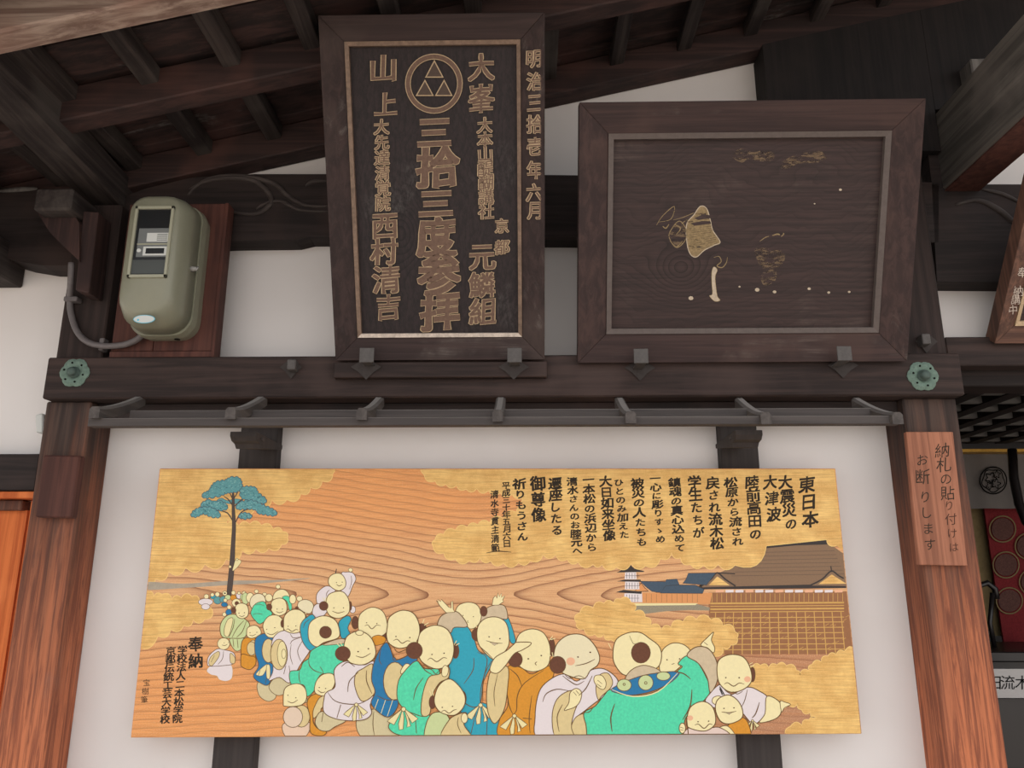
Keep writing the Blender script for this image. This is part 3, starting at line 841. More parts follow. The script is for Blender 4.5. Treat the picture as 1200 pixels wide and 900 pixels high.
# ------------------------------------------------------------------ the painted panel
OUT = plain('brown_ink_line', (112, 84, 54), .8, .1)
def paint(n, c, var=.1, sc=160): return plain(n, c, .65, .2, 0, var, sc)
SK = paint('painted_skin', (246, 232, 180), .07, 110); SK2 = paint('painted_skin_pale', (238, 226, 188), .06)
WH = paint('painted_white', (233, 222, 222), .04); TEAL = paint('painted_teal', (58, 168, 190), .12); GRN = paint('painted_green', (92, 222, 176), .2)
BLU = paint('painted_blue', (48, 124, 172), .1); ORG = paint('painted_orange', (222, 152, 56), .16); PGR = paint('painted_pale_green', (206, 218, 160), .06)
BUN = paint('painted_brown_bun', (112, 72, 54), .2); BEI = paint('painted_beige', (226, 204, 150), .1, 90); TAN = paint('painted_tan', (216, 202, 160), .08)
CRM = paint('painted_cream', (240, 226, 170), .04); PNK = paint('painted_pink', (240, 184, 148), .03); LIL = paint('painted_lilac_beige', (212, 192, 160), .12, 90)
FOL = paint('painted_pine', (104, 164, 168), .35, 260); FOLD = paint('painted_pine_dark', (58, 104, 116), .2); FOLL = paint('painted_pine_light', (150, 200, 196), .2); TRK = paint('painted_trunk', (88, 76, 70), .15); GRY = paint('painted_shore', (178, 166, 148), .2, 60)
SLT = paint('painted_slate', (76, 92, 108), .15); ROF = paint('painted_bark_roof', (142, 114, 90), .12, 200); DRK = paint('painted_charcoal', (66, 60, 58), .1)
LAT = paint('painted_stage', (158, 110, 76), .12, 90); GLD = paint('painted_gold_line', (214, 168, 98), .15); STN = paint('painted_stone', (158, 148, 126), .35, 330)
WAL = paint('painted_tan_wall', (224, 156, 100), .06)

YPN = -.085
Q = [(187, 549), (979, 549), (1010, 860), (153, 864.5)]
panel = thing('painted_votive_panel', P(585, 863, YPN), 'long painted panel of children, gold clouds and a temple, hung under the rack', 'panel')
front = [P(x, y, YPN) for x, y in Q]
sad = P(555, 697, YPN) - Vector(panel['_w'])
MW = panel_wood('keyaki_panel_wood', (sad.x, sad.z)); MG = panel_wood('gold_leaf_on_wood', (sad.x, sad.z), True)
link_bm('board', bm_hull8(front, [Vector((p.x, YPN + .035, p.z)) for p in front]), MW, panel, .0015)
PS = Surf(front[0], (0, -1, 0)); PS.p = Vector((0, YPN, 0))
pt = Painter(PS, [(188, 550), (978, 550), (1008.8, 859.5), (154.3, 863.5)], panel)

def scallop(pts, bulge=.33, k=6):
    """polygon edges become outward arcs"""
    area = sum(pts[i][0] * pts[(i + 1) % len(pts)][1] - pts[(i + 1) % len(pts)][0] * pts[i][1] for i in range(len(pts)))
    sg = 1 if area > 0 else -1; out = []
    for i in range(len(pts)):
        a, b = pts[i], pts[(i + 1) % len(pts)]; dx, dy = b[0] - a[0], b[1] - a[1]
        L = math.hypot(dx, dy); bl = bulge if L < 45 else 0
        for j in range(k):
            t = j / k; o = 4 * t * (1 - t) * bl * sg
            out.append((a[0] + dx * t + dy * o, a[1] + dy * t - dx * o))
    return out
RIM = paint('painted_cloud_rim', (244, 206, 132), .1)
def cloud(pts, bulge=.33):
    pt.begin('painted_cloud'); q_ = scallop(pts, bulge); pt.poly(q_, MG, raw=True); pt.rim(q_, .9, RIM); pt.end()

# gold clouds of the upper part
cloud(fr('A', [(100, 0), (990, 0), (1000, 60), (950, 95), (895, 125), (850, 155), (785, 182), (715, 183)]) + fr('A', [(640, 215), (560, 240), (480, 268), (500, 300), (560, 305), (610, 297), (665, 303), (720, 322), (765, 332), (788, 360), (760, 392), (700, 410), (640, 412), (575, 420), (500, 462), (400, 485), (310, 500), (230, 520), (170, 555), (60, 590)]))
cloud(fr('A', [(60, 590), (125, 612), (160, 640), (200, 626), (245, 650), (290, 642), (340, 636), (375, 655), (385, 695), (435, 698), (400, 742), (345, 745), (300, 772), (240, 790), (180, 822), (60, 860)]))
pt.begin('painted_shore', 'A')
pt.shape([(125, 568), (300, 576), (520, 562), (700, 560), (900, 550), (700, 572), (520, 582), (300, 596), (125, 604)], GRY, 0)
pt.end()
# temple: stage lattice, roofs, pagoda
pt.begin('painted_temple', 'F')
pt.poly([(530, 545), (1110, 540), (1140, 800), (535, 800)], LAT)
for k in range(15):
    x = 560 + k * 37; pt.line([(x, 625), (x + (x - 700) * .045, 800)], 1.1, GLD, False, taper=False)
for k in range(28):
    x = 545 + k * 20; pt.line([(x, 548), (x, 586)], .6, GLD, False, taper=False)
for k, y in enumerate((588, 600, 612, 624, 648, 668, 690, 712, 735, 758, 780)):
    pt.line([(538, y + 2), (1128, y - 2)], 2.0 if k in (0, 2) else 1.0, GLD, False, taper=False)
for k in range(70):
    x = random.uniform(570, 1110); y = random.uniform(640, 785); pt.line([(x, y), (x + 14, y - 8)], .7, GLD, False)
pt.poly([(498, 528), (560, 470), (600, 452), (765, 358), (1020, 334), (1105, 396), (1110, 518), (480, 525)], ROF)
for k in range(9): pt.line([(620 + k * 0 - k * 12 + 90 - k * 2, 380 + k * 16), (1050 + k * 7, 372 + k * 16)], .5, TRK, False)
pt.shape([(762, 347), (890, 337), (1018, 325), (1021, 346), (890, 350), (765, 362)], DRK, 0, False)
pt.poly([(484, 524), (700, 518), (940, 512), (1110, 513), (1110, 526), (700, 530), (484, 532)], DRK)
pt.poly([(505, 518), (565, 466), (640, 516)], ROF); pt.poly([(530, 515), (567, 478), (618, 515)], MG)
pt.line([(500, 518), (540, 490), (566, 463), (600, 490), (642, 518)], 1.8, DRK, taper=False); pt.line([(566, 463), (640, 467)], 1.6, DRK, False)
pt.poly([(958, 516), (1040, 456), (1110, 500), (1110, 518)], ROF); pt.poly([(985, 510), (1040, 470), (1100, 508)], MG)
pt.line([(945, 518), (1000, 490), (1038, 456), (1070, 476), (1105, 494)], 1.8, DRK, taper=False); pt.line([(1036, 435), (1040, 460)], 1.6, DRK, False)
for k in range(13):
    x = 560 + k * 41; pt.poly([(x, 534), (x + 33, 533), (x + 33, 544), (x, 545)], WH if k % 3 else PNK)
pt.end()
pt.begin('painted_pagoda', 'M')
pt.poly([(395, 560), (1010, 560), (990, 660), (395, 650)], WAL)
for k in range(11): pt.line([(430 + k * 45, 570), (430 + k * 45, 645)], .5, LAT, False)
pt.shape([(375, 458), (600, 462), (605, 445), (700, 438), (722, 490), (600, 505), (560, 560), (480, 548), (430, 510)], SLT, .5, False, DRK)
pt.shape([(750, 476), (780, 440), (800, 388), (1040, 384), (960, 492)], SLT, .5, False, DRK)
pt.shape([(600, 500), (720, 490), (860, 492), (940, 530), (925, 566), (553, 563)], SLT, .5, False, DRK)
pt.shape([(320, 552), (350, 520), (385, 475), (420, 520), (450, 545)], WAL, .8, False, DRK)
pt.poly([(245, 375), (340, 375), (345, 442), (240, 442)], WH); pt.poly([(245, 460), (365, 460), (370, 530), (242, 530)], WH); pt.poly([(238, 565), (392, 560), (396, 642), (235, 640)], WH)
for y0, y1 in ((385, 435), (470, 525), (575, 640)):
    for k in range(5): pt.line([(258 + k * 24, y0), (258 + k * 24, y1)], .6, TRK, False)
    pt.line([(245, (y0 + y1) / 2), (370, (y0 + y1) / 2)], .5, TRK, False)
pt.shape([(168, 382), (240, 348), (280, 303), (325, 348), (415, 370), (405, 377)], DRK, 0, False)
pt.shape([(168, 460), (240, 444), (380, 444), (385, 464)], DRK, 0, False)
pt.shape([(160, 556), (230, 534), (390, 550), (388, 570)], DRK, 0, False)
pt.line([(277, 150), (280, 310)], 1.0, DRK, False, taper=False)
pt.shape([(235, 738), (245, 680), (300, 660), (880, 660), (988, 690), (985, 716), (800, 712), (600, 722), (400, 748)], STN, 0, False)
pt.poly([(290, 652), (885, 652), (860, 668), (290, 674)], CRM)
pt.end()
cloud(fr('C', [(390, 0), (388, 65), (440, 95), (490, 110), (540, 115), (585, 133), (635, 130), (690, 140), (745, 150), (800, 158)]) + fr('C', [(860, 165), (862, 215), (820, 240), (760, 270), (695, 290), (640, 300), (590, 312), (535, 325), (480, 345), (440, 370), (430, 400), (480, 432), (535, 460), (600, 468), (650, 455), (700, 470), (760, 480), (830, 478), (885, 468), (945, 440), (1005, 440), (1060, 462), (1110, 476), (1180, 485)])
      + fr('F', [(90, 430), (150, 440), (210, 425), (270, 435), (330, 405), (378, 378), (415, 402), (455, 428), (510, 432), (570, 428), (640, 432)]) + fr('F', [(770, 352), (1018, 326), (1060, 350), (1200, 470), (1200, -20), (1000, -20), (200, -20)]), .3)
cloud(fr('E', [(545, 232), (565, 182), (640, 155), (700, 128), (755, 130), (790, 105), (850, 122), (870, 172), (930, 205)]) + fr('F', [(290, 680), (335, 702), (375, 688), (425, 665), (480, 655), (540, 657), (590, 682), (640, 708)]) + fr('G', [(480, 310), (445, 350), (400, 362), (360, 412), (200, 450), (0, 440)]) + fr('E', [(740, 330), (700, 300), (650, 300), (590, 270)]))
cloud(fr('G', [(480, 520), (560, 470), (605, 460), (650, 475), (695, 458), (745, 462), (800, 488), (818, 512), (868, 488), (885, 455), (935, 442), (970, 410), (1015, 403), (1060, 385), (1130, 375)]) + fr('G', [(1200, 600), (1200, 900), (750, 850), (768, 790), (830, 785), (868, 755), (908, 745), (875, 715), (828, 700), (808, 665), (755, 672), (700, 680), (560, 640)]))

# the lone pine
pt.begin('painted_pine_tree', 'H')
for b in ([(530, 262), (560, 245), (600, 262), (650, 250), (700, 262), (650, 285), (560, 275)],):
    pt.shape(b, FOL, .5, True, SLT)
for ln in ([(640, 410), (600, 345), (535, 325)], [(648, 415), (690, 340), (745, 315)], [(635, 300), (605, 255), (575, 235)], [(640, 305), (690, 258), (722, 250)], [(632, 250), (612, 205)], [(640, 250), (668, 205)], [(636, 230), (626, 180)]):
    pt.line(ln, 1.5, TRK)
pt.shape([(630, 215), (642, 215), (648, 330), (654, 430), (649, 560), (644, 700), (624, 885), (595, 885), (611, 700), (622, 560), (630, 430), (628, 330)], TRK, .4, True, DRK)
for b in ([(435, 240), (440, 215), (475, 200), (490, 175), (520, 142), (580, 132), (612, 113), (675, 114), (692, 150), (690, 190), (640, 205), (600, 210), (560, 225), (480, 240)],
          [(690, 182), (740, 172), (785, 178), (800, 215), (850, 252), (850, 276), (790, 276), (740, 262), (690, 238)],
          [(655, 305), (680, 278), (740, 262), (800, 278), (850, 302), (905, 325), (926, 345), (910, 360), (850, 350), (800, 345), (785, 320), (730, 312), (670, 318)],
          [(425, 290), (450, 268), (540, 265), (590, 288), (597, 316), (540, 322), (470, 307), (430, 306)],
          [(358, 362), (385, 325), (430, 310), (500, 315), (545, 345), (548, 370), (490, 365), (440, 345), (400, 366)],
          [(672, 368), (700, 345), (752, 355), (757, 372), (700, 380)]):
    pt.shape(scallop(catmull(b, True, 2), .3, 4), FOL, .7, False, SLT)
    xs_ = [q[0] for q in b]; ys_ = [q[1] for q in b]; mxx, mnx, mxy, mny = max(xs_), min(xs_), max(ys_), min(ys_)
    for k in range(int((mxx - mnx) * .45)):
        x = random.uniform(mnx, mxx); y = random.uniform(mny, mxy); ins = False
        for q in range(len(b)):
            (xa_, ya_), (xb2, yb2) = b[q], b[q - 1]
            if (ya_ > y) != (yb2 > y) and x < (xb2 - xa_) * (y - ya_) / (yb2 - ya_) + xa_: ins = not ins
        if ins: pt.line([(x - 5, y + 3), (x, y - 4), (x + 5, y + 3)], .5, FOLD if k % 2 else FOLL, False)
pt.shape([(640, 690), (655, 650), (690, 660), (670, 695), (650, 715), (632, 725)], CRM, .4); pt.ell(662, 650, 8, 8, CRM, .4); pt.ell(616, 698, 9, 9, CRM, .4)
pt.end()

EYE_C = plain('brown_eye_paint', (88, 58, 38), .8, .1)
def eyes(*ps, r=.75):
    for x, y in ps: pt.dot(x, y, r * 1.3, EYE_C)
def bun(x, y, rx, ry=None, ties=()):
    pt.ell(x, y, rx, ry or rx, BUN, .7)
    for t_ in ties:
        pt.line([t_[:2], t_[2:]], 1.1, CRM, False)
def bow(cx, cy, s):
    pt.shape([(cx - s * .05, cy), (cx - s * .75, cy + s * .55), (cx - s * .95, cy + s * .75), (cx - s * .55, cy + s * .95), (cx - s * .3, cy + s * .5)], CRM, .8, False)
    pt.shape([(cx + s * .05, cy), (cx + s * .6, cy + s * .4), (cx + s * .85, cy + s * .6), (cx + s * .5, cy + s * .85), (cx + s * .25, cy + s * .45)], CRM, .8, False)
    pt.shape([(cx - s * .05, cy), (cx - s * .3, cy + s * .9), (cx - s * .25, cy + s * 1.25), (cx - s * .02, cy + s * 1.2), (cx + s * .03, cy + s * .5)], CRM, .8, False)
    pt.shape([(cx + s * .03, cy), (cx + s * .22, cy + s * .8), (cx + s * .2, cy + s * 1.1), (cx + s * .42, cy + s * 1.02), (cx + s * .28, cy + s * .5)], CRM, .8, False)
    pt.ell(cx, cy + s * .04, s * .13, s * .13, CRM, .7)
def kid(frame='p'): pt.begin('painted_child', frame)

# far crowd
kid('I')
for (x, y, rx, ry, m_) in ((110, 255, 85, 42, WH), (110, 310, 50, 35, WH), (200, 195, 34, 26, TEAL), (250, 235, 48, 45, FOL), (320, 225, 45, 40, FOL), (370, 200, 35, 30, PGR), (330, 285, 38, 26, BLU), (435, 205, 36, 34, ORG), (500, 180, 32, 38, WH), (545, 200, 30, 40, PGR)):
    pt.ell(x, y, rx, ry, m_, .5)
for (x, y, r) in ((118, 190, 28), (188, 170, 22), (247, 165, 27), (335, 152, 27), (435, 145, 24), (560, 150, 22), (340, 235, 22), (500, 150, 18), (385, 315, 25), (330, 400, 24)):
    pt.ell(x, y, r, r, SK, .5)
pt.dot(335, 152, 1.2, DRK)
for (x, y, rx, ry, m_) in ((380, 375, 36, 36, BLU), (470, 265, 52, 48, SK), (800, 165, 26, 22, SK), (705, 130, 24, 22, SK), (575, 215, 40, 70, PGR)):
    pt.ell(x, y, rx, ry, m_, .5)
pt.end()
kid('I'); pt.ell(632, 205, 46, 60, SK, .6); pt.end(); kid('I'); pt.ell(850, 205, 44, 45, SK, .6); bun(475, 270, 22); pt.end()
kid('J')
pt.shape([(80, 345), (100, 280), (160, 250), (215, 270), (238, 330), (150, 350)], SK, .7); pt.ell(130, 225, 22, 20, SK, .5)
pt.shape([(170, 330), (210, 312), (248, 340), (262, 430), (240, 450), (215, 370)], GRN, .6)
pt.ell(270, 345, 32, 45, SK, .6); pt.ell(335, 340, 28, 25, SK, .6)
pt.shape([(320, 420), (330, 370), (390, 348), (450, 370), (470, 420), (440, 480), (380, 470)], SK2, .7); bun(310, 430, 14)
pt.end()
kid('I')
pt.shape([(632, 300), (640, 210), (700, 160), (770, 165), (810, 220), (800, 330), (700, 360)], SK2, .7)
pt.shape([(640, 370), (680, 290), (740, 255), (800, 255), (840, 330), (890, 395), (800, 480), (740, 512), (690, 470), (650, 420)], GRN, .8)
pt.line([(690, 290), (740, 280), (800, 300)], .6); pt.line([(660, 400), (720, 390), (780, 400)], .6)
pt.end()
kid('J')
pt.shape([(60, 420), (75, 360), (140, 335), (195, 355), (215, 420), (200, 480), (130, 505), (75, 470)], SK, .8); bun(45, 420, 26, 30); eyes((120, 440), (172, 440), r=.5)
pt.line([(110, 462), (145, 475), (180, 460)], .7); pt.end()
# pale green robed child
kid('I')
pt.shape([(400, 680), (560, 680), (540, 790), (470, 830), (410, 760)], PGR, .7)
pt.shape([(278, 580), (295, 490), (360, 415), (450, 400), (570, 455), (625, 520), (600, 600), (560, 672), (430, 680), (310, 665)], PGR, .8)
pt.shape([(330, 560), (370, 460), (430, 450), (400, 600), (370, 660), (330, 640)], CRM, .6)
for q in ([(450, 450), (430, 560), (380, 670)], [(560, 470), (480, 560), (420, 670)], [(590, 470), (540, 600), (470, 670)], [(430, 690), (440, 780)], [(480, 690), (490, 790)]): pt.line(q, .8)
pt.shape([(455, 350), (470, 290), (530, 268), (590, 290), (612, 350), (600, 420), (540, 450), (480, 425)], SK, .8); bun(437, 352, 28, 33)
eyes((500, 385), (565, 380), r=.55); pt.line([(500, 410), (535, 425), (570, 408)], .7); pt.end()
# orange child
kid('I')
pt.shape([(525, 780), (545, 700), (600, 670), (690, 680), (700, 860), (640, 1000), (530, 1000), (525, 880)], ORG, .8)
pt.ell(668, 790, 52, 90, BEI, .7); pt.shape([(590, 620), (600, 560), (660, 530), (720, 540), (760, 600), (740, 650), (650, 680), (600, 660)], SK, .8)
eyes((630, 615), (710, 610), r=.5); pt.line([(620, 640), (660, 650), (700, 630)], .7); pt.end()
kid('K')
pt.shape([(392, 270), (400, 200), (470, 215), (520, 230), (520, 290), (470, 335), (400, 310)], ORG, .8)
pt.ell(485, 150, 40, 60, BEI, .6); pt.end()
# small white-robed child
kid('K')
pt.shape([(92, 345), (140, 298), (300, 288), (316, 400), (270, 436), (205, 425), (180, 392), (130, 380)], WH, .5, True, GLD)
pt.shape([(98, 285), (108, 220), (180, 155), (250, 162), (325, 185), (345, 240), (325, 285), (240, 300), (120, 305)], WH, .7)
pt.shape([(110, 280), (130, 220), (195, 175), (200, 220), (140, 300)], BEI, .6); pt.shape([(300, 190), (340, 230), (335, 280), (300, 270)], BEI, .6)
pt.line([(240, 170), (230, 240), (190, 290)], .7); pt.line([(160, 210), (130, 270)], .6)
pt.ell(240, 108, 54, 52, SK, .6); pt.line([(225, 118), (250, 124), (275, 112)], .7); eyes((245, 100), (282, 98), r=.4); pt.end()
# blue child on the left
kid('B')
pt.shape([(648, 480), (700, 470), (735, 540), (700, 568), (655, 540)], TAN, .7)
pt.shape([(700, 500), (740, 450), (800, 470), (790, 520), (740, 540)], TAN, .7)
pt.shape([(640, 270), (690, 248), (745, 262), (730, 300), (705, 380), (727, 402), (700, 488), (655, 478), (628, 448), (652, 400), (635, 335)], BLU, .8)
pt.ell(698, 330, 30, 56, BEI, .8); pt.shape([(680, 400), (695, 398), (672, 445), (640, 440)], CRM, .5); pt.shape([(690, 400), (705, 402), (705, 458), (690, 455)], CRM, .5)
pt.line([(660, 420), (650, 450)], .6); pt.line([(690, 455), (685, 485)], .6)
pt.shape([(672, 215), (695, 172), (735, 163), (765, 185), (772, 225), (745, 262), (695, 265)], SK, .8); eyes((690, 230), (728, 222), r=.55); pt.line([(690, 247), (715, 255), (745, 238)], .8); pt.end()
# two stacked children at the top
kid('J')
pt.shape([(735, 105), (780, 85), (845, 92), (876, 150), (845, 220), (800, 320), (740, 300)], WH, .8); pt.ell(825, 65, 20, 18, SK, .5)
pt.line([(830, 120), (835, 180), (815, 250)], .7)
pt.shape([(505, 385), (500, 300), (550, 240), (610, 218), (680, 262), (600, 330), (560, 400)], WH, .8); pt.line([(590, 320), (600, 280), (625, 255)], .7)
pt.shape([(612, 190), (625, 130), (680, 98), (742, 108), (778, 170), (770, 232), (715, 264), (650, 238)], SK, .8)
pt.line([(680, 100), (690, 55)], 1.2, DRK); eyes((690, 185), (745, 182), r=.5); pt.line([(690, 202), (715, 218), (745, 205)], .8); pt.end()
kid('J')
pt.shape([(715, 560), (790, 505), (832, 535), (800, 620), (822, 690), (745, 722), (715, 640)], TEAL, .9)
pt.ell(845, 445, 28, 35, WH, .6)
pt.shape([(458, 480), (480, 405), (535, 390), (600, 450), (560, 510), (500, 530)], WH, .8)
bun(822, 410, 14, 44); pt.shape([(588, 400), (608, 310), (680, 273), (752, 275), (802, 335), (817, 420), (800, 485), (720, 528), (640, 512), (600, 465)], SK, .9); bun(567, 410, 42, 43, ((575, 365, 560, 330), (585, 368, 590, 325)))
eyes((665, 428), (757, 428), r=.6); pt.line([(648, 458), (705, 478), (768, 462)], .9); pt.end()
# white child, centre left
kid('B')
pt.shape([(700, 470), (720, 420), (712, 300), (745, 245), (810, 235), (870, 262), (895, 320), (845, 400), (800, 480), (750, 455)], WH, .8)
pt.ell(748, 348, 40, 72, BEI, .8); pt.ell(762, 345, 22, 60, CRM, .6); pt.ell(770, 345, 10, 22, SK, .5)
for q in ([(800, 250), (815, 270), (850, 265)], [(800, 300), (815, 280), (870, 262)], [(805, 300), (800, 350), (812, 395)], [(860, 280), (835, 330), (850, 380)], [(780, 400), (770, 440)], [(795, 400), (800, 440)]): pt.line(q, .8)
pt.end()
kid('J')
bun(172, 580, 16, 36); bun(385, 540, 24, 40, ((385, 500, 400, 470), (390, 500, 372, 478)))
pt.shape([(183, 590), (192, 505), (255, 450), (335, 448), (392, 500), (372, 580), (350, 650), (270, 672), (192, 642)], SK, .9); eyes((226, 605), (300, 602), r=.55); pt.line([(208, 638), (228, 630), (262, 655), (300, 636), (325, 642)], .9); pt.end()
# green robed child seen from behind
kid('J')
pt.shape([(343, 660), (350, 580), (400, 522), (470, 498), (520, 640), (500, 800), (440, 840), (372, 765)], TEAL, .9); pt.line([(372, 620), (390, 570), (440, 535)], .8)
pt.end()
kid('L')
pt.shape([(325, 165), (345, 100), (440, 45), (540, 20), (640, 20), (660, 60), (640, 190), (560, 262), (548, 312), (440, 312), (385, 400), (370, 465), (310, 512), (288, 425), (250, 402), (165, 402), (153, 290), (240, 272), (272, 205)], GRN, .9)
pt.line([(325, 165), (330, 230), (380, 280), (460, 305)], 1.0); pt.line([(425, 240), (445, 270), (460, 305)], .8); pt.line([(240, 275), (235, 340), (250, 395)], .9)
pt.shape([(455, 45), (560, 0), (640, -10), (660, 25), (560, 42)], LIL, .7); pt.end()
kid('J')
pt.shape([(418, 655), (438, 570), (515, 515), (600, 508), (682, 550), (718, 640), (705, 715), (570, 760), (500, 802), (432, 750)], SK, .9); bun(585, 662, 58, 58, ((590, 605, 580, 565), (605, 605, 635, 580))); pt.end()
# little ones at the lower left
kid('L')
pt.shape([(95, 760), (330, 750), (332, 820), (272, 890), (125, 890)], paint('painted_blush_robe', (236, 206, 180), .05), .8)
pt.ell(258, 692, 78, 100, BEI, .8); pt.ell(180, 700, 88, 95, paint('painted_blush_sleeve', (232, 208, 184), .05), .8); pt.ell(292, 545, 20, 26, SK, .6)
pt.shape([(93, 570), (103, 450), (165, 405), (242, 400), (296, 450), (300, 545), (240, 597), (110, 602)], SK, .9); eyes((135, 502), (207, 525), r=.6); pt.line([(130, 555), (175, 572), (225, 545)], .9); pt.end()
kid('L')
pt.shape([(310, 570), (355, 502), (440, 495), (400, 600), (362, 720), (400, 800), (485, 835), (440, 872), (342, 842), (336, 700)], ORG, .9)
pt.shape([(380, 600), (430, 520), (520, 500), (500, 570), (440, 620), (430, 650), (372, 712), (362, 660)], BEI, .8)
pt.shape([(382, 740), (438, 650), (560, 700), (660, 735), (560, 790), (500, 828), (420, 815)], TAN, .9); pt.line([(455, 660), (442, 745)], .9)
pt.shape([(376, 460), (395, 370), (460, 310), (545, 312), (560, 400), (490, 502), (410, 498)], SK, .9); eyes((420, 432), (478, 440), r=.6); pt.line([(405, 455), (440, 478), (475, 470)], .9); pt.end()
# children of the middle, back row first
kid('D')
pt.shape([(985, 212), (1020, 205), (1062, 330), (1040, 350), (1018, 300)], TEAL, .9)
pt.shape([(860, 220), (885, 170), (935, 140), (1000, 142), (1018, 210), (985, 214), (940, 205), (900, 235)], LIL, .9)
pt.shape([(932, 138), (938, 100), (950, 85), (958, 100), (965, 70), (972, 92), (984, 70), (984, 95), (1002, 85), (990, 110), (996, 118), (968, 138)], SK, .7, False)
pt.shape([(728, 190), (745, 140), (800, 122), (850, 138), (872, 190), (860, 240), (820, 270), (760, 250)], SK, .9); bun(885, 172, 20, 28); eyes((770, 195), (828, 202), r=.55)
pt.line([(798, 222), (795, 232), (802, 234)], .7); pt.end()
kid('D')
bun(172, 235, 20, 36); bun(335, 285, 22, 46)
pt.shape([(188, 240), (202, 185), (262, 150), (322, 170), (348, 230), (345, 290), (270, 325), (200, 295)], SK, .9); eyes((235, 236), (292, 240), r=.6); pt.line([(225, 254), (242, 248), (264, 270), (290, 250), (314, 252)], .9)
pt.shape([(265, 320), (300, 305), (340, 320), (330, 350), (280, 360)], ORG, .7); pt.end()
kid('D')
pt.shape([(770, 690), (880, 680), (1030, 760), (1000, 870), (820, 870), (765, 800)], TEAL, .9)
pt.shape([(700, 290), (722, 262), (790, 255), (830, 320), (860, 395), (940, 435), (885, 560), (862, 692), (785, 685), (700, 560), (688, 490), (712, 400)], TEAL, 1.0)
pt.shape([(628, 248), (648, 200), (700, 175), (748, 182), (795, 255), (722, 262), (700, 292), (650, 262)], LIL, 1.0)
pt.shape([(676, 180), (640, 140), (622, 112), (634, 122), (630, 106), (646, 118), (650, 106), (690, 148), (704, 155), (704, 120), (714, 116), (716, 160), (724, 178)], SK, .7, False)
for q in ([(830, 430), (825, 500), (775, 575)], [(850, 400), (905, 440), (870, 600), (866, 690)], [(930, 445), (885, 540), (880, 680)], [(910, 700), (900, 860)], [(840, 740), (815, 850)]): pt.line(q, 1.0)
bow(868, 690, 88); pt.end()
kid('D')
bun(848, 302, 30, 36, ((830, 265, 825, 240), (845, 262, 842, 235), (855, 262, 862, 240)))
pt.shape([(852, 260), (895, 212), (960, 205), (1008, 235), (1025, 300), (1020, 370), (960, 436), (915, 425), (855, 350)], SK, 1.0); eyes((915, 314), (975, 324), r=.75); pt.line([(898, 335), (945, 348), (990, 350)], .9)
pt.shape([(920, 344), (965, 352), (945, 362)], LIL, .5, False)
pt.line([(860, 365), (900, 400), (935, 435)], .9); pt.end()
# white robed child with hand on its head
kid('D')
pt.shape([(180, 770), (275, 715), (400, 755), (405, 875), (215, 875)], TAN, .9); pt.line([(275, 730), (270, 800), (278, 860)], 1.0)
pt.shape([(15, 620), (60, 590), (55, 500), (100, 455), (160, 450), (220, 470), (275, 450), (285, 520), (285, 640), (255, 690), (262, 740), (215, 775), (90, 775), (0, 735), (0, 650)], WH, 1.0)
pt.shape([(170, 590), (175, 520), (215, 490), (268, 465), (262, 540), (280, 625), (210, 672)], BEI, 1.0)
for q in ([(18, 620), (60, 670), (140, 688), (210, 680), (290, 628)], [(130, 620), (140, 560), (190, 510)], [(92, 690), (70, 765)], [(235, 500), (235, 560), (265, 630)], [(95, 480), (130, 455), (170, 480)]): pt.line(q, 1.1)
bow(178, 688, 75)
pt.shape([(108, 370), (128, 310), (190, 282), (250, 308), (282, 370), (278, 430), (220, 468), (150, 460), (115, 420)], SK, 1.0); pt.ell(196, 292, 22, 14, SK, .7); bun(103, 407, 42, 40, ((88, 368, 70, 350), (100, 365, 90, 345)))
eyes((188, 396), (245, 380), r=.8); pt.line([(175, 420), (215, 428), (258, 405)], 1.0); pt.end()
# blue robed child
kid('D')
pt.shape([(262, 690), (282, 620), (262, 545), (282, 440), (345, 345), (400, 440), (500, 400), (515, 445), (480, 520), (412, 600), (408, 700), (350, 760)], BLU, 1.0)
pt.ell(392, 560, 64, 106, BEI, 1.0); pt.shape([(425, 500), (450, 465), (475, 470), (470, 505), (430, 520)], SK, .8)
for q in ([(365, 370), (380, 420), (395, 445), (500, 400)], [(315, 380), (305, 440), (320, 470)], [(290, 640), (350, 665), (405, 660)], [(300, 660), (280, 715)], [(340, 665), (315, 740)], [(380, 665), (350, 755)]): pt.line(q, .9, CRM if q[0][1] > 640 else None)
bun(542, 270, 26, 30, ((545, 240, 555, 215), (555, 250, 580, 235)))
pt.shape([(350, 262), (362, 205), (425, 168), (490, 180), (524, 235), (528, 300), (500, 352), (420, 378), (362, 352), (346, 310)], SK, 1.0); eyes((398, 312), (475, 318), r=.75); pt.line([(383, 336), (405, 328), (432, 350), (460, 336), (482, 342)], 1.0); pt.line([(385, 370), (410, 400), (460, 380)], .9); pt.end()
# green robed child
kid('D')
pt.shape([(358, 820), (378, 775), (440, 710), (520, 740), (600, 760), (590, 870), (420, 860)], GRN, 1.0)
pt.shape([(405, 655), (412, 560), (455, 495), (512, 448), (560, 490), (640, 500), (610, 600), (570, 745), (500, 742), (440, 710)], GRN, 1.0)
pt.shape([(540, 745), (545, 640), (580, 540), (640, 520), (690, 480), (690, 540), (640, 570), (600, 640), (585, 742)], BEI, 1.0)
for q in ([(495, 665), (510, 600), (550, 540)], [(520, 450), (560, 500), (600, 525)], [(505, 750), (512, 850)], [(440, 745), (425, 830)]): pt.line(q, 1.1)
bow(440, 712, 95)
bun(728, 392, 20, 42, ((720, 360, 735, 335), (730, 362, 750, 350)))
pt.shape([(518, 352), (538, 285), (610, 250), (682, 272), (715, 340), (717, 410), (690, 470), (620, 492), (545, 455), (520, 400)], SK, 1.0); bun(500, 390, 45, 46, ((480, 345, 470, 320), (495, 343, 490, 315), (510, 343, 512, 320)))
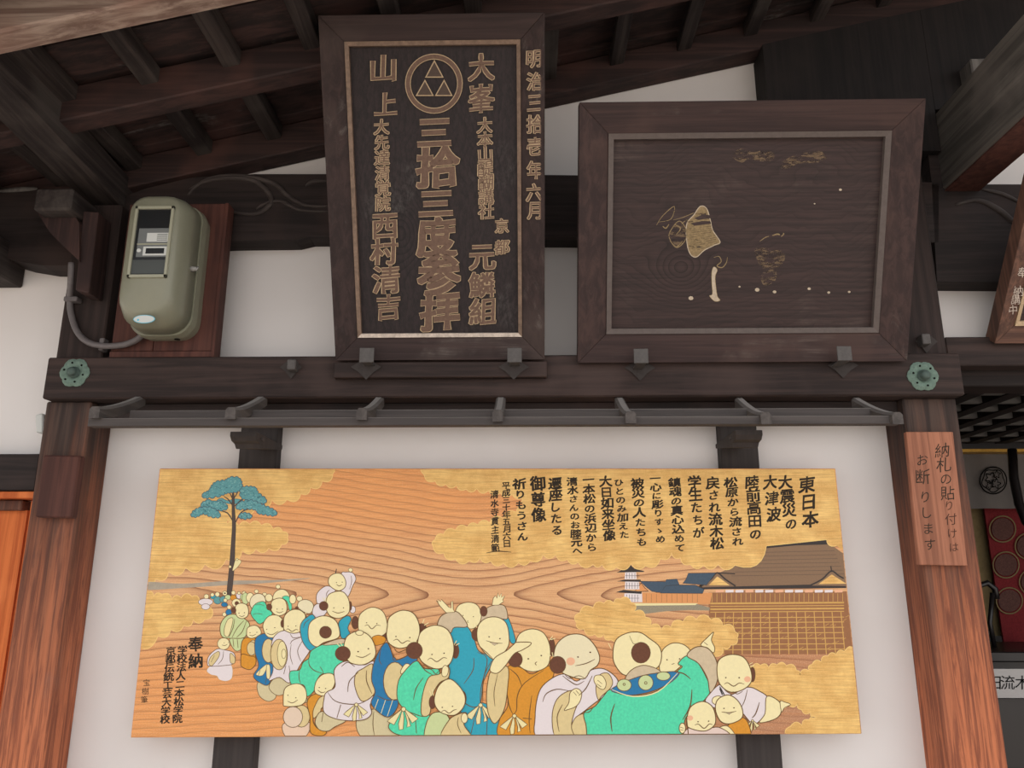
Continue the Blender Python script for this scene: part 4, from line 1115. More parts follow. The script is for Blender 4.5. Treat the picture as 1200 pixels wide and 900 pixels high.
eyes((598, 412), (665, 405), r=.75); pt.line([(573, 444), (592, 432), (625, 452), (660, 430), (682, 434)], 1.0); pt.line([(550, 470), (600, 500), (620, 520), (650, 485)], .9)
pt.shape([(655, 530), (655, 490), (672, 472), (690, 490), (680, 530)], SK, .7); pt.end()
# crouching pale green child in front
kid('D')
pt.shape([(562, 880), (565, 800), (600, 740), (660, 735), (695, 780), (655, 880)], PGR, 1.0)
pt.shape([(650, 880), (690, 780), (740, 745), (790, 738), (775, 800), (815, 880)], BEI, 1.0); pt.line([(745, 760), (740, 800), (760, 850)], .9); pt.ell(778, 765, 18, 28, SK, .7)
bun(600, 678, 18, 36, ((595, 640, 585, 615), (605, 640, 600, 605))); bun(768, 656, 20, 40)
pt.shape([(612, 650), (638, 582), (692, 548), (742, 580), (780, 640), (775, 700), (725, 748), (655, 738), (618, 700)], SK, 1.0); eyes((655, 706), (712, 700), r=.7); pt.line([(648, 732), (668, 722), (692, 738), (718, 722), (736, 716)], 1.0); pt.end()
# orange robed child shading its eyes
kid('E')
pt.shape([(118, 780), (165, 700), (160, 600), (165, 480), (240, 485), (300, 520), (395, 475), (420, 530), (345, 640), (322, 740), (375, 875), (130, 875)], ORG, 1.0)
for q in ([(175, 490), (220, 530), (245, 590)], [(365, 500), (260, 570), (220, 640), (215, 720), (195, 745)], [(165, 640), (175, 700), (195, 745)], [(300, 640), (285, 760), (290, 850)], [(250, 765), (300, 770)]): pt.line(q, 1.1)
bow(203, 750, 85)
pt.shape([(48, 640), (60, 540), (80, 505), (165, 480), (165, 600), (145, 720), (95, 795), (58, 740)], BEI, 1.0); pt.line([(110, 520), (90, 620), (95, 700)], .9)
bun(410, 372, 18, 50, ((400, 330, 415, 310), (405, 330, 430, 322))); 
pt.shape([(212, 340), (238, 292), (300, 270), (362, 290), (396, 350), (402, 420), (382, 480), (305, 508), (235, 480), (212, 420)], SK, 1.0); bun(207, 440, 40, 42)
eyes((280, 436), (352, 418), r=.8); pt.line([(328, 452), (318, 462), (326, 472)], 1.0)
pt.shape([(68, 485), (95, 430), (160, 390), (200, 355), (215, 345), (290, 345), (288, 362), (245, 388), (200, 410), (150, 478), (110, 515), (75, 510)], SK, 1.0); pt.end()
# white robed child
kid('E')
pt.shape([(318, 760), (340, 620), (400, 552), (480, 520), (550, 560), (620, 502), (700, 492), (775, 550), (760, 605), (700, 645), (600, 720), (535, 790), (640, 880), (345, 880)], WH, 1.1)
pt.shape([(655, 600), (672, 530), (720, 515), (748, 560), (735, 600), (690, 640), (668, 662)], BEI, .9); pt.shape([(645, 560), (652, 530), (690, 530), (712, 570), (700, 605), (668, 595)], SK, .8); pt.line([(665, 555), (690, 575)], .7); pt.line([(660, 575), (685, 592)], .7)
pt.shape([(435, 880), (412, 760), (440, 660), (515, 612), (570, 640), (540, 720), (520, 800), (530, 880)], BEI, 1.0)
pt.shape([(480, 720), (505, 680), (512, 625), (545, 600), (575, 620), (570, 665), (545, 700), (500, 718)], SK, .9); pt.line([(530, 620), (548, 640)], .7); pt.line([(545, 612), (562, 632)], .7)
for q in ([(360, 675), (380, 630), (440, 605), (510, 615)], [(455, 860), (440, 760), (470, 690)], [(470, 530), (510, 560), (550, 580), (590, 560)], [(635, 530), (600, 600), (560, 640)]): pt.line(q, 1.2)
pt.shape([(520, 820), (545, 760), (600, 740), (640, 770), (650, 860), (560, 880)], BEI, .9)
pt.shape([(420, 430), (438, 355), (500, 305), (580, 303), (640, 350), (675, 420), (665, 470), (625, 500), (585, 548), (480, 520), (430, 470)], SK2, 1.1)
pt.ell(515, 450, 24, 22, PNK, 0); eyes((556, 426), (624, 400), r=.85); pt.line([(540, 475), (600, 462), (650, 438)], 1.1); bun(443, 470, 45, 48, ((405, 420, 385, 405), (418, 425, 412, 400))); pt.line([(480, 520), (510, 545), (560, 530), (600, 548)], .9); pt.end()
# small face beyond, then the child seen from behind in green
kid('G')
pt.shape([(62, 490), (60, 440), (78, 375), (130, 340), (190, 348), (228, 388), (200, 440), (130, 500), (90, 500)], SK, 1.0); eyes((100, 430), (168, 425), r=.75); pt.line([(125, 455), (140, 450)], .9); pt.end()
kid('E')
pt.shape([(750, 405), (768, 330), (830, 293), (900, 290), (955, 325), (1005, 365), (1020, 420), (1000, 482), (930, 505), (820, 528), (762, 470)], SK, 1.1)
pt.shape([(820, 552), (850, 500), (920, 472), (1000, 495), (1010, 525), (900, 545)], LIL, .9)
bun(905, 402, 53, 58); pt.line([(842, 305), (850, 330), (882, 350)], 2.0, CRM); pt.line([(905, 298), (892, 320), (888, 348)], 1.8, CRM); pt.line([(842, 308), (862, 350), (880, 352)], .6); pt.line([(740, 380), (725, 350)], 1.0, CRM); pt.end()
kid('p')
gr = fr('E', [(590, 735), (650, 700), (700, 640), (742, 606), (860, 640), (1000, 612), (1100, 510), (1135, 480)]) + fr('G', [(160, 450), (208, 408), (262, 440), (310, 520), (335, 600), (270, 680), (205, 738), (190, 790), (165, 870)]) + fr('E', [(900, 900), (640, 900), (600, 800)])
pt.poly(catmull(gr, True, 4), GRN, raw=True); pt._ribbon(clip_poly(catmull(gr, True, 4), pt.quad), 1.1, OUT, True)
pt.f = 'E'
pt.shape([(742, 604), (850, 550), (960, 520), (1112, 508), (1080, 560), (980, 612), (860, 638), (780, 628)], BLU, .9); pt.line([(742, 606), (860, 645), (1000, 618), (1112, 512)], 1.4, CRM)
pt.ell(812, 582, 40, 33, PGR, .8); pt.ell(932, 568, 41, 42, PGR, .8); pt.ell(1030, 532, 38, 24, PGR, .8); pt.ell(932, 570, 7, 7, PGR, .8); pt.ell(812, 578, 6, 6, PGR, .8)
pt.line([(760, 685), (738, 760), (745, 840)], 1.6); pt.line([(590, 735), (620, 730), (640, 705)], 1.1)
pt.f = 'G'
pt.shape([(208, 408), (255, 362), (320, 368), (365, 430), (377, 510), (360, 575), (332, 605), (318, 530), (270, 450)], LIL, 1.1)
pt.shape([(282, 350), (318, 310), (352, 280), (340, 322), (358, 365), (350, 392), (320, 366)], SK, .9); pt.line([(300, 335), (320, 350)], .8)
pt.line([(235, 590), (225, 680), (185, 755)], 1.6); pt.line([(140, 495), (190, 505), (228, 535)], 1.4); pt.end()
# the three at the right
kid('G')
pt.shape([(335, 610), (385, 565), (420, 600), (470, 640), (400, 700), (310, 660)], WH, .9)
pt.shape([(430, 640), (470, 610), (540, 578), (600, 600), (645, 635), (645, 700), (600, 762), (560, 775), (510, 720)], WH, 1.1); pt.line([(535, 590), (520, 650), (500, 690)], 1.0); pt.line([(600, 660), (580, 720), (560, 745)], 1.4)
pt.shape([(640, 628), (705, 655), (718, 710), (685, 750), (600, 770), (630, 720)], SK, 1.0, True); pt.shape([(712, 655), (740, 660), (768, 672), (735, 690), (720, 712)], SK, .8)
bow(562, 758, 46)
bun(562, 510, 15, 40); pt.line([(545, 455), (562, 445)], 1.0, CRM); pt.line([(550, 465), (572, 460)], 1.0, CRM)
pt.shape([(370, 490), (382, 430), (440, 402), (510, 414), (548, 470), (557, 545), (510, 592), (440, 604), (385, 560)], SK, 1.1); pt.ell(535, 535, 18, 16, PNK, 0)
eyes((418, 527), (490, 527), r=.8); pt.line([(410, 562), (428, 554), (460, 573), (490, 556), (517, 562)], 1.1); pt.line([(385, 575), (410, 620)], 1.6, DRK); pt.line([(455, 600), (480, 615), (510, 600)], .9); pt.end()
kid('G')
pt.shape([(430, 785), (505, 742), (542, 780), (546, 850), (430, 850)], ORG, 1.0); pt.shape([(380, 800), (430, 790), (470, 850), (380, 850)], SK, .8)
pt.shape([(345, 660), (350, 635), (380, 625), (395, 640), (370, 672)], SK, .8); pt.line([(400, 620), (385, 585)], 1.8, DRK)
pt.shape([(362, 700), (375, 645), (430, 620), (480, 648), (508, 700), (502, 748), (440, 776), (390, 762)], SK, 1.1); eyes((408, 693), (462, 690), r=.75); pt.line([(395, 712), (435, 716), (475, 708)], 1.0); pt.shape([(418, 716), (452, 716), (436, 726)], LIL, .5, False); pt.end()
kid('G')
pt.shape([(205, 850), (215, 800), (290, 810), (380, 795), (440, 850)], paint('painted_rose_robe', (232, 208, 196), .04), 1.0)
pt.shape([(208, 750), (228, 685), (290, 655), (342, 680), (362, 735), (355, 785), (300, 816), (215, 795)], SK, 1.1); pt.ell(225, 745, 16, 14, PNK, 0); eyes((268, 765), (325, 762), r=.75); pt.line([(250, 784), (270, 778), (300, 801), (328, 778), (346, 782)], 1.1)
pt.ell(183, 800, 17, 28, SK, .9); pt.line([(172, 795), (190, 800)], .7); pt.line([(172, 808), (190, 812)], .7); pt.line([(205, 740), (215, 830)], 1.4); pt.end()

# brush inscription
def column(chars, x0, y0, x1, y1, size, frame, mat=None, **k):
    if len(chars) > 1:
        sp_ = math.hypot(x1 - x0, y1 - y0) / (len(chars) - 1); size = min(size, sp_ * 1.3); k['aspect'] = min(1.0, sp_ * 1.0 / size)
    pt.begin('inscription_column', frame)
    write(pt, chars, x0, y0, x1, y1, size, mat or M['ink'], frame=frame, **k); pt.end()
for a in (('東日本', 937, 103, 952, 246, 66), ('大震災の', 848, 92, 872, 264, 58), ('大津波', 785, 92, 800, 226, 58), ('陸前高田の', 712, 92, 725, 306, 58),
          ('松原から流され', 622, 92, 652, 336, 54), ('戻され流木松', 548, 95, 566, 345, 56), ('学生たちが', 472, 92, 490, 300, 56), ('鎮魂の真心込めて', 390, 92, 412, 362, 54),
          ('一心に彫りすゝめ', 310, 75, 332, 326, 52), ('被災の人たちも', 236, 95, 254, 338, 56), ('ひとのみ加えた', 160, 92, 182, 308, 50), ('大日如来坐像', 105, 88, 120, 312, 52),
          ('一本松の浜辺から', 33, 80, 48, 360, 50)):
    column(*a, 'F', bold=.034)
for a in (('清水さんのお膝元へ', 1082, 100, 1106, 425, 60), ('遷座したる', 1002, 110, 1010, 328, 62), ('御尊像', 920, 112, 925, 258, 68), ('祈りもうさん', 835, 112, 850, 358, 62), ('平成三十年五月六日', 772, 118, 776, 390, 38), ('清水寺貫主清範', 718, 160, 722, 410, 38)):
    column(*a, 'C', bold=.034)
pt.begin('inscription_column', 'C'); pt.line([(680, 432), (730, 424), (796, 428)], 1.2, M['ink']); pt.end()
column('奉納', 357, 303, 356, 383, 68, 'B', bold=.03)
column('学校法人二本松学院', 296, 330, 272, 652, 46, 'B', bold=.03)
column('京都伝統工芸大学校', 241, 335, 213, 655, 46, 'B', bold=.03)
column('宝樹筆', 127, 482, 116, 562, 32, 'B', bold=.005)

# ------------------------------------------------------------------ hanging plaques
def plane_from(pxs, Yb_, Yt):
    """corners TL TR BR BL; the bottom edge at depth Yb_, the top edge at Yt"""
    w = [P(*pxs[0], Yt), P(*pxs[1], Yt), P(*pxs[2], Yb_), P(*pxs[3], Yb_)]
    # square it up
    zt = (w[0].z + w[1].z) / 2; zb = (w[2].z + w[3].z) / 2; cx = sum(p.x for p in w) / 4
    hw = ((w[1].x - w[0].x) + (w[2].x - w[3].x)) / 4
    o = Vector((cx, Yb_, zb)); v = Vector((0, Yt - Yb_, zt - zb)); H = v.length; v.normalize(); n = Vector((1, 0, 0)).cross(v)
    return o, hw, H, v, n
def make_plaque(name, pxs, Yb_, Yt, fw, label, cat, wood_m, frame_m, lip_m, lipw=.010, recess=.022, thick=.05, lips=('lip',) * 4, lipmats=None):
    o, hw, H, v, n = plane_from(pxs, Yb_, Yt)
    U = Vector((1, 0, 0))
    t = thing(name, o - n * thick, label, cat)
    def pt3(a, b, c): return o + U * a + v * b + n * c
    outer = [(-hw, 0), (hw, 0), (hw, H), (-hw, H)]
    inner = [(-hw + fw, fw), (hw - fw, fw), (hw - fw, H - fw), (-hw + fw, H - fw)]
    # four mitred rails, each falling from the outer edge towards the picture
    for i, nm in enumerate(('bottom', 'right', 'top', 'left')):
        j = (i + 1) % 4
        quad_o = [outer[i], outer[j]]; quad_i = [inner[j], inner[i]]
        a = [pt3(*quad_o[0], 0), pt3(*quad_o[1], 0), pt3(*quad_i[0], -.012), pt3(*quad_i[1], -.012)]
        b = [pt3(*quad_o[0], -thick), pt3(*quad_o[1], -thick), pt3(*quad_i[0], -thick), pt3(*quad_i[1], -thick)]
        link_bm('frame_rail', bm_hull8(a, b), frame_m[i], t, .0012)
    in2 = [(-hw + fw + lipw, fw + lipw), (hw - fw - lipw, fw + lipw), (hw - fw - lipw, H - fw - lipw), (-hw + fw + lipw, H - fw - lipw)]
    for i in range(4):
        j = (i + 1) % 4
        a = [pt3(*inner[i], -.008), pt3(*inner[j], -.008), pt3(*in2[j], -.012), pt3(*in2[i], -.012)]
        b = [pt3(*inner[i], -thick), pt3(*inner[j], -thick), pt3(*in2[j], -thick), pt3(*in2[i], -thick)]
        lo = link_bm('inner_lip', bm_hull8(a, b), lipmats[i] if lipmats else lip_m, t)
        if lipmats and lipmats[i] is M['lip_white']: lo['label'] = 'flaking whitish inner lip'
    a = [pt3(*p, -recess) for p in inner]; b = [pt3(*p, -thick + .004) for p in inner]
    link_bm('board', bm_hull8(a, b), wood_m, t)
    S = Surf(o - n * recess, n); SF = Surf(o - n * .0, n)
    return t, S, SF, (o, hw, H, v, n)

def frame_mats(nm, c0, c1, c2, mil):
    h = wood(nm + '_rail_timber', 'x', c0, c1, c2, mildew=mil, cross=55); v_ = wood(nm + '_stile_timber', 'z', c0, c1, c2, mildew=mil, cross=55)
    return [h, v_, h, v_]
YT1, YT2 = -.545, -.435
pa = [(373, 15), (640, 17), (637, 422), (393, 422)]
PWA = plaque_wood('lettered_plaque_wood', (-.1, .3), 430, True, ((50, 40, 41), (36, 30, 31), (92, 92, 90)))
plq, SA, SAF, (o1, hw1, H1, v1, n1) = make_plaque('lettered_plaque', pa, YB - .025, YT1, .062, 'tall dark plaque with raised gilt-edged characters and a triangle crest, tilted forward', 'plaque', PWA,
    frame_mats('lettered', (64, 50, 48), (48, 38, 37), (76, 64, 60), ((150, 142, 136), .45)), M['lip_gold'], lipmats=[M['lip_white'], M['lip_gold'], M['lip_gold'], M['lip_gold']], recess=.024)
kp = Painter(SA, None, plq); GE = M['gold_edge']; CV = M['carve']
def raised(chars, x0, y0, x1, y1, size, aspect=1.0, P_=None, wo=.05, wi=.022, label=None):
    q = P_ or kp
    n = len(chars)
    for i, ch in enumerate(chars):
        f_ = i / max(1, n - 1); cx = x0 + (x1 - x0) * f_; cy = y0 + (y1 - y0) * f_
        q.begin('raised_character', 'p', label)
        write(q, ch, cx, cy, cx, cy, size, CV, bold=wi, aspect=aspect, h=.0003, shear=.06, wob=.012, raise_=.0035, edge=GE, edge_w=.85 / size)
        q.end()
raised('山', 449, 82, 449, 82, 31); raised('上', 452, 124, 452, 124, 29)
raised('大先達清覚院', 447, 150, 449, 240, 17.5, wi=.004)
for c, x, y, s_ in (('西', 451, 267, 31), ('村', 450, 297, 31), ('清', 453, 330, 31), ('吉', 455, 362, 30)): raised(c, x, y, x, y, s_)
for c, x, y, s_, a_ in (('三', 509, 158, 42, .85), ('拾', 513, 199, 48, .95), ('三', 511, 241, 42, .75), ('度', 512, 281, 46, 1.0), ('参', 515, 325, 48, 1.0), ('拝', 516, 368, 46, .95)):
    raised(c, x, y, x, y, s_, a_, wi=.040)
raised('大', 564, 81, 564, 81, 30); raised('峯', 564, 118, 564, 118, 30, 1.1)
raised('大本山醍醐講社', 568, 148, 570, 249, 18, wi=.004)
raised('京', 588, 266, 588, 266, 16.5, wi=.004); raised('都', 588, 291, 588, 291, 16.5, wi=.004)
for c, x, y in (('元', 565, 303), ('鱗', 565, 336), ('組', 566, 367)): raised(c, x, y, x, y, 30)
kf = Painter(Surf(o1 - n1 * .006, n1), None, plq)
for c, x, y in (('明', 626, 70), ('治', 627, 97), ('三', 627, 122), ('拾', 627, 147), ('壱', 627, 173), ('年', 627, 201), ('六', 626, 227), ('月', 626, 248)): raised(c, x, y, x, y, 19, 1.1, kf, .05, .006)
# circle crest with three triangles
kp.begin('round_crest', 'p', 'raised ring around three triangles')
def ringrib(r, w, h, m_):
    n = 48; V = []; F = []
    cx, cy = 508.5, 98
    for k in range(n):
        a = 2 * math.pi * k / n
        for rr, hh in ((r + w / 2, 0), (r + w / 2, h), (r - w / 2, h), (r - w / 2, 0)):
            V.append(SA.at(cx + rr * math.cos(a), cy + rr * 1.04 * math.sin(a), hh))
    for k in range(n):
        j = (k + 1) % n
        for q in range(3): F.append((k * 4 + q, k * 4 + q + 1, j * 4 + q + 1, j * 4 + q))
    kp.add(V, F, m_)
ringrib(30.5, 6.6, .004, GE); ringrib(30.5, 4.8, .005, CV)
for tri in ([(509, 70), (498, 91), (520, 91)], [(498, 93), (487, 112.5), (508.5, 112.5)], [(520.5, 93), (509.5, 112.5), (530.5, 112.5)]):
    cx = sum(p[0] for p in tri) / 3; cy = sum(p[1] for p in tri) / 3
    for k_, h_, m_ in ((1.0, .003, GE), (.80, .004, M['crest_fill'])):
        V = [SA.at(cx + (x - cx) * k_, cy + (y - cy) * k_, h_) for x, y in tri] + [SA.at(cx + (x - cx) * k_, cy + (y - cy) * k_, 0) for x, y in tri]
        kp.add(V, [(0, 1, 2), (0, 1, 4, 3), (1, 2, 5, 4), (2, 0, 3, 5)], m_)
kp.end()
# shelf under the lettered plaque
t = link_bm('plaque_shelf', bm_box(X(391, 433, YB - .024), X(641, 433, YB - .024), YB - .024, YB, Z(515, 442, YB - .024), Z(515, 424, YB - .024)), M['beam'], None, .002)
tag(t, 'thin dark shelf strip on the beam right under the lettered plaque', 'shelf')

pb = [(680, 118), (1088, 117), (1061, 425), (676, 424)]
o2, hw2, H2, v2, n2 = plane_from(pb, YB - .02, YT2)
kw = Surf(o2 - n2 * .026, n2).at(798, 313) - (o2 - n2 * .05); KNOT = (kw.x, kw.z)
PWB = plaque_wood('blank_plaque_wood', KNOT, 420, False, ((66, 50, 48), (50, 39, 38), (96, 85, 79)))
plq2, SB, SBF, _ = make_plaque('weathered_plaque', pb, YB - .02, YT2, .078, 'wide dark plaque, nearly blank, with flaked remains of pale paint, tilted forward', 'plaque', PWB,
    frame_mats('blank', (72, 55, 52), (54, 42, 41), (82, 63, 58), ((138, 128, 120), .4)), plain('grey_lip', (98, 88, 84), .6, .3, 0, .2, 60), lipw=.014, recess=.026)
bp_ = Painter(SB, None, plq2)
FL = plain('flaked_tan_paint', (150, 130, 98), .9, .1, 0, .45, 140); FLD = plain('faint_tan_paint', (112, 95, 78), .9, .1, 0, .35, 90); FLW = plain('flaked_white_paint', (196, 180, 158), .9, .1, 0, .3, 120)
SHD = PWB
def flaky(m, thr, scale=55.0):
    nt = m.node_tree; tc = nt.nodes.new('ShaderNodeTexCoord'); mp = nt.nodes.new('ShaderNodeMapping'); mp.inputs['Scale'].default_value = (.45, 1, 1.6)
    nt.links.new(tc.outputs['Object'], mp.inputs['Vector'])
    nt.links.new(rng(nt, noise(nt, mp.outputs[0], scale, 7, .75), thr, thr + .10), nt.nodes['Principled BSDF'].inputs['Alpha'])
flaky(FLD, .47); flaky(FL, .34)
def remnant(f=None): bp_.begin('paint_remnant', 'Q')
remnant(); bp_.shape([(265, 420), (300, 375), (330, 335), (360, 345), (378, 400), (390, 450), (425, 505), (400, 520), (350, 545), (310, 578), (280, 560), (265, 500)], FL, 1.0, True, FLW)
for k in range(11): bp_.line([(278 + k * .5, 440 + k * 11), (385 + k * 3, 430 + k * 9)], .8, FLD, False)
bp_.poly([(300, 392), (345, 372), (380, 378), (378, 392), (320, 400)], PWB); bp_.poly([(285, 415), (340, 405), (378, 406), (382, 418), (300, 428)], PWB); bp_.end()
remnant(); bp_.shape([(180, 480), (195, 440), (230, 405), (260, 440), (265, 480), (240, 520), (210, 530)], FLD, .9, True, FL)
bp_.line([(120, 425), (150, 380), (205, 335), (190, 395), (130, 410)], .9, FL); bp_.line([(150, 430), (165, 440), (180, 420)], 1.4, FL); bp_.line([(200, 400), (240, 390), (290, 370), (300, 365)], .8, FL)
bp_.line([(185, 500), (215, 530), (245, 500)], 1.2, FL); bp_.line([(205, 420), (235, 440), (215, 470)], 1.2, FL); bp_.line([(240, 420), (270, 400), (262, 470)], 1.0, FL); bp_.end()
remnant(); bp_.line([(395, 580), (420, 575), (430, 600), (410, 620), (435, 628), (455, 605), (460, 578)], 1.2, FL)
bp_.shape([(385, 650), (395, 625), (412, 640), (402, 670), (405, 720), (412, 765), (425, 785), (400, 790), (374, 764), (388, 755), (385, 700)], FLW, .5, True, FL); bp_.end()
remnant(); bp_.shape([(595, 538), (660, 538), (725, 552), (735, 590), (700, 640), (690, 690), (640, 715), (620, 680), (635, 640), (605, 600)], FLD, 0); bp_.end()
remnant(); bp_.line([(615, 503), (640, 485), (660, 478)], 1.0, FL); bp_.line([(675, 475), (700, 468), (712, 472)], 1.8, FL); bp_.line([(718, 480), (730, 468), (728, 462)], 1.4, FL); bp_.end()
remnant(); bp_.shape([(485, 100), (500, 70), (530, 58), (580, 75), (640, 65), (685, 85), (670, 115), (620, 118), (560, 108), (530, 125)], FLD, 0); bp_.shape([(705, 140), (740, 110), (800, 85), (900, 70), (940, 100), (890, 125), (800, 130), (740, 160)], FLD, 0); bp_.end()
for x, y, r in ((518, 720, 1.3), (603, 735, 2.8), (686, 745, 2.2), (1002, 255, 1.8), (285, 775, 3), (878, 322, 1), (852, 730, 2), (946, 748, 1.8), (1044, 745, 1.6)):
    remnant(); bp_.dot(x, y, r, FLW); bp_.end()
# plaque of the next bay, cut by the frame
pc = [(1200, 205), (1560, 205), (1420, 404), (1168, 402)]
plq3, SC, SCF, (oc, hwc, Hc, vc, nc) = make_plaque('side_plaque', [(1211, 200), (1590, 200), (1440, 402), (1168, 402)], -.08, -.36, .05, 'brown framed plaque with gilt inner lip cut off by the right edge', 'plaque',
    plaque_wood('side_plaque_wood', (0, .2)), frame_mats('side', (112, 80, 66), (78, 56, 48), (140, 104, 84), ((170, 150, 130), .3)), M['gold_edge'], lipw=.012)
ps_ = Painter(Surf(oc - nc * .005, nc), None, plq3)
ps_.begin('painted_characters'); write(ps_, '奉納', 1198, 320, 1193, 342, 12, M['lip_white'], bold=0); ps_.begin('painted_characters'); write(ps_, '講中', 1190, 352, 1187, 364, 11, M['lip_white'], bold=0); ps_.end()

# ------------------------------------------------------------------ handwritten sign on the right post
SGQ = [(1062, 506), (1117, 506), (1134, 663), (1077, 662)]
sg = thing('handwritten_sign', P(1105, 663, YP), 'orange wooden board handwritten in black ink on the right post', 'sign')
a = [P(x, y, YP - .016) for x, y in SGQ]
link_bm('board', bm_hull8(a, [Vector((p.x, YP, p.z)) for p in a]), M['sign'], sg, .0015)
sp = Painter(Surf((0, YP - .016, 0), (0, -1, 0)), None, sg)
sp.begin('ink_lettering'); write(sp, '納札の貼', 1104, 529, 1110.5, 579, 17, M['ink'], bold=0, jit=.06, h=.0003)
sp.begin('ink_lettering'); write(sp, 'り付けは', 1112.5, 593, 1118, 642, 14, M['ink_faint'], bold=0, h=.0003)
sp.begin('ink_lettering'); write(sp, 'お断', 1081, 540, 1081.5, 560, 17, M['ink'], bold=0, h=.0003)
sp.begin('ink_lettering'); write(sp, 'りします', 1084.5, 583, 1090, 639, 16.5, M['ink'], bold=0, h=.0003)
sp.end()
lp = Painter(Surf((0, .599, 0), (0, -1, 0)), None, lab)
lp.begin('lettering'); 
for c, x in (('田', 1165.5), ('流', 1181), ('木', 1198), ('松', 1214)): write(lp, c, x, 801, x, 801, 16.5, M['black'], bold=0, shear=0, wob=0, h=.0003, jit=0)
lp.end()

# ------------------------------------------------------------------ electric meter with backboard and conduit
YBK = -.135
bb = thing('meter_backboard', P(200, 413, YBK), 'reddish wooden backboard behind the electric meter', 'board')
x0_, x1_, xm_ = X(134, 380, YBK), X(258, 330, YBK), X(180, 400, YBK)
zB, zT = zb1 + .001, Z(220, 239, YBK)
link_bm('plank', bm_box(x0_, xm_ - .001, YBK, YP + .0, zB + .02, zT), M['red'], bb, .0015)
link_bm('plank', bm_box(xm_ + .001, x1_, YBK, YP, zB + .02, zT), M['red'], bb, .0015)
link_bm('bottom_cleat', bm_box(x0_, x1_, YBK - .006, YP, zB, zB + .018), M['red'], bb, .0015)
link_bm('side_cleat', bm_box(x1_ - .006, x1_ + .004, YBK - .004, -.095, zB, zT), M['red'], bb, .001)

YM0, YM1 = YBK, -.31
mc = P(193, 320, YBK - .05)
met = thing('electric_meter', P(190, 390, YBK), 'grey green electric meter in a rounded hood with a dark window', 'meter')
fx0, fx1 = X(142, 330, -.285), X(204, 330, -.285)
cxm = (fx0 + fx1) / 2 ; hwm = (fx1 - fx0) / 2 + .004
ztm, zbm = Z(180, 234, -.24), Z(180, 384, -.25)
czm = (ztm + zbm) / 2; hhm = (ztm - zbm) / 2
def rrect(cx, cz, y, hw, hh, rt, rb, n=7):
    pts = []
    for (sx, sz, r, a0) in ((1, -1, rb, -math.pi / 2), (1, 1, rt, 0), (-1, 1, rt, math.pi / 2), (-1, -1, rb, math.pi)):
        r = min(r, hw * .98, hh * .98)
        for k in range(n):
            a = a0 + (math.pi / 2) * k / (n - 1)
            pts.append(Vector((cx + sx * (hw - r) + r * math.cos(a), y, cz + sz * (hh - r) + r * math.sin(a))))
    return pts
def loft(rings, bm=None):
    bm = bm or bmesh.new(); R_ = [[bm.verts.new(p) for p in r] for r in rings]; n = len(R_[0])
    for A, B in zip(R_, R_[1:]):
        for k in range(n): bm.faces.new((A[k], A[(k + 1) % n], B[(k + 1) % n], B[k]))
    bm.faces.new(R_[0][::-1]); bm.faces.new(R_[-1]); return bm
link_bm('back_housing', loft([rrect(cxm, czm, YBK, hwm + .012, hhm + .002, .05, .05), rrect(cxm, czm, YBK - .03, hwm + .015, hhm + .006, .05, .055), rrect(cxm, czm, YBK - .055, hwm + .013, hhm + .004, .05, .055)]), M['meter'], met, smooth=False)
link_bm('hood', loft([rrect(cxm, czm, YBK - .055, hwm + .009, hhm + .001, .05, .06), rrect(cxm, czm, YBK - .11, hwm + .007, hhm - .002, .05, .06), rrect(cxm, czm + .002, YBK - .14, hwm + .001, hhm - .012, .05, .065), rrect(cxm, czm + .003, YBK - .153, hwm - .006, hhm - .019, .045, .06), rrect(cxm, czm + .003, YBK - .160, hwm - .014, hhm - .030, .035, .052)]), M['meter'], met, smooth=True)
yw = YBK - .162
S_w = Surf((0, yw, 0), (0, -1, 0))
wz1, wz0 = Z(180, 244, yw), Z(175, 324, yw)
wxa, wxb = X(156, 285, yw), X(199, 285, yw)
def wbox(nm, a0, b0, a1, b1, d0, d1, m_, par=None, bev=.0006, label=None):
    """rectangle inside the meter window in fractions, from left/top"""
    xx0 = wxa + (wxb - wxa) * a0; xx1 = wxa + (wxb - wxa) * a1; zz1 = wz1 - (wz1 - wz0) * b0; zz0 = wz1 - (wz1 - wz0) * b1
    o_ = link_bm(nm, bm_box(xx0, xx1, yw - d1, yw - d0, zz0, zz1), m_, par or met, bev)
    if label: o_['label'] = label
    return o_
win = wbox('window', .02, .01, .98, .99, -.012, .0, M['glassdark'], label='dark window of the meter')
for a_, b_, c_, d_ in ((-.03, -.02, 1.03, .02), (-.03, .98, 1.03, 1.02), (-.03, -.02, .04, 1.02), (.96, -.02, 1.03, 1.02)):
    wbox('window_lip', a_, b_, c_, d_, -.012, .006, M['meter_lip'], win)
wbox('meter_unit', .12, .30, .96, .72, .0, .0012, M['unit'], win)
wbox('data_label', .36, .37, .95, .50, .0012, .0016, M['label'], win)
for k in range(4): wbox('label_print', .64, .39 + k * .027, .92, .40 + k * .027, .0016, .0018, M['lcd'], win, bev=0)
wbox('divider', .12, .525, .96, .545, .0012, .003, M['meter_lip'], win)
wbox('display_surround', .30, .57, .95, .70, .0012, .0020, M['label'], win)
wbox('display', .38, .595, .88, .675, .0020, .0026, M['glassdark'], win)
link_bm('button', bm_disc(Vector((wxa + (wxb - wxa) * .2, yw - .0012, wz1 - (wz1 - wz0) * .63)), (0, -1, 0), .0055, .003, 16), M['label'], win)
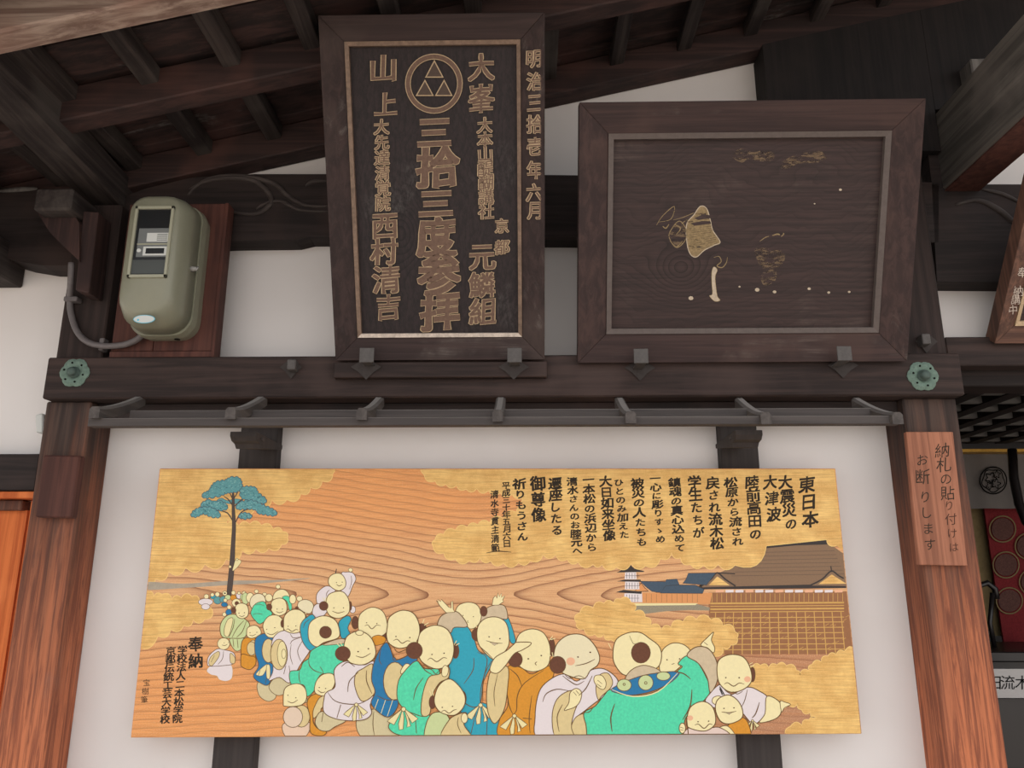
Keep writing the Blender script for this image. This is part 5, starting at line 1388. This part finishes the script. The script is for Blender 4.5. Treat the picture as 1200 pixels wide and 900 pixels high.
wbox('lower_panel', .04, .76, .96, .96, .0, .0008, M['lcd'], win)  # plain grey panel across the foot of the window
for nm, rx_, rz_, off, mm in (('sticker_rim', .029, .0115, .0004, 'cyan'), ('sticker', .027, .0100, .0010, 'label')):
    S1 = P(169, 374, YBK - .161)
    link_bm(nm, bm_disc(Vector((S1.x, YBK - .1605 - off, S1.z)), (0, -1, -.06), rx_, .0006, 28, ry=rz_), M[mm], met)
S1 = P(162, 375, YBK - .161)
link_bm('sticker_mark', bm_disc(Vector((S1.x, YBK - .1618, S1.z)), (0, -1, -.06), .003, .0004, 12), M['cyan'], met)
cS = Vector((cxm + hwm + .012, YBK - .085, Z(232, 316, YBK - .08)))
link_bm('wing_nut', bm_tube([cS + Vector((-.006, 0, 0)), cS + Vector((.012, 0, 0))], [.009, .006], 8), M['seal'], met, smooth=True)
link_bm('seal_wire', bm_tube([cS + Vector((.010, -.004, -.006)), cS + Vector((.016, -.002, .002)), cS + Vector((.012, .004, .008))], .0025, 6), M['seal'], met, smooth=True)
link_bm('drain_hole', bm_disc(Vector((cxm + .04, YBK - .03, zbm - .0065)), (0, 0, -1), .008, .001, 14), M['black'], met)
cp = [P(x, y, Y) for x, y, Y in catmull([(84, 308, -.17), (83, 330, -.16), (82, 350, -.13), (83, 366, -.125), (90, 388, -.128), (103, 401, -.14), (122, 405.5, -.15), (145, 404, -.152), (160, 398, -.155), (168, 391, -.16)], False, 5)]
co = thing('conduit', cp[-1], 'grey flexible conduit curving from the upper left down to the electric meter', 'conduit')
link_bm('pipe', bm_tube(cp, .0088, 10), M['cable'], co, smooth=True)
for x, y in ((86, 352), (122, 405)):
    p = P(x, y, -.125)
    link_bm('clip', bm_box(p.x - .02 if y < 400 else p.x - .007, p.x + .02 if y < 400 else p.x + .007, p.y - .016, p.y + .01, p.z - .007 if y < 400 else p.z - .018, p.z + .007 if y < 400 else p.z + .018), M['cable'], co, .002)

for o in list(bpy.data.objects):
    if '_w' in o: del o['_w']
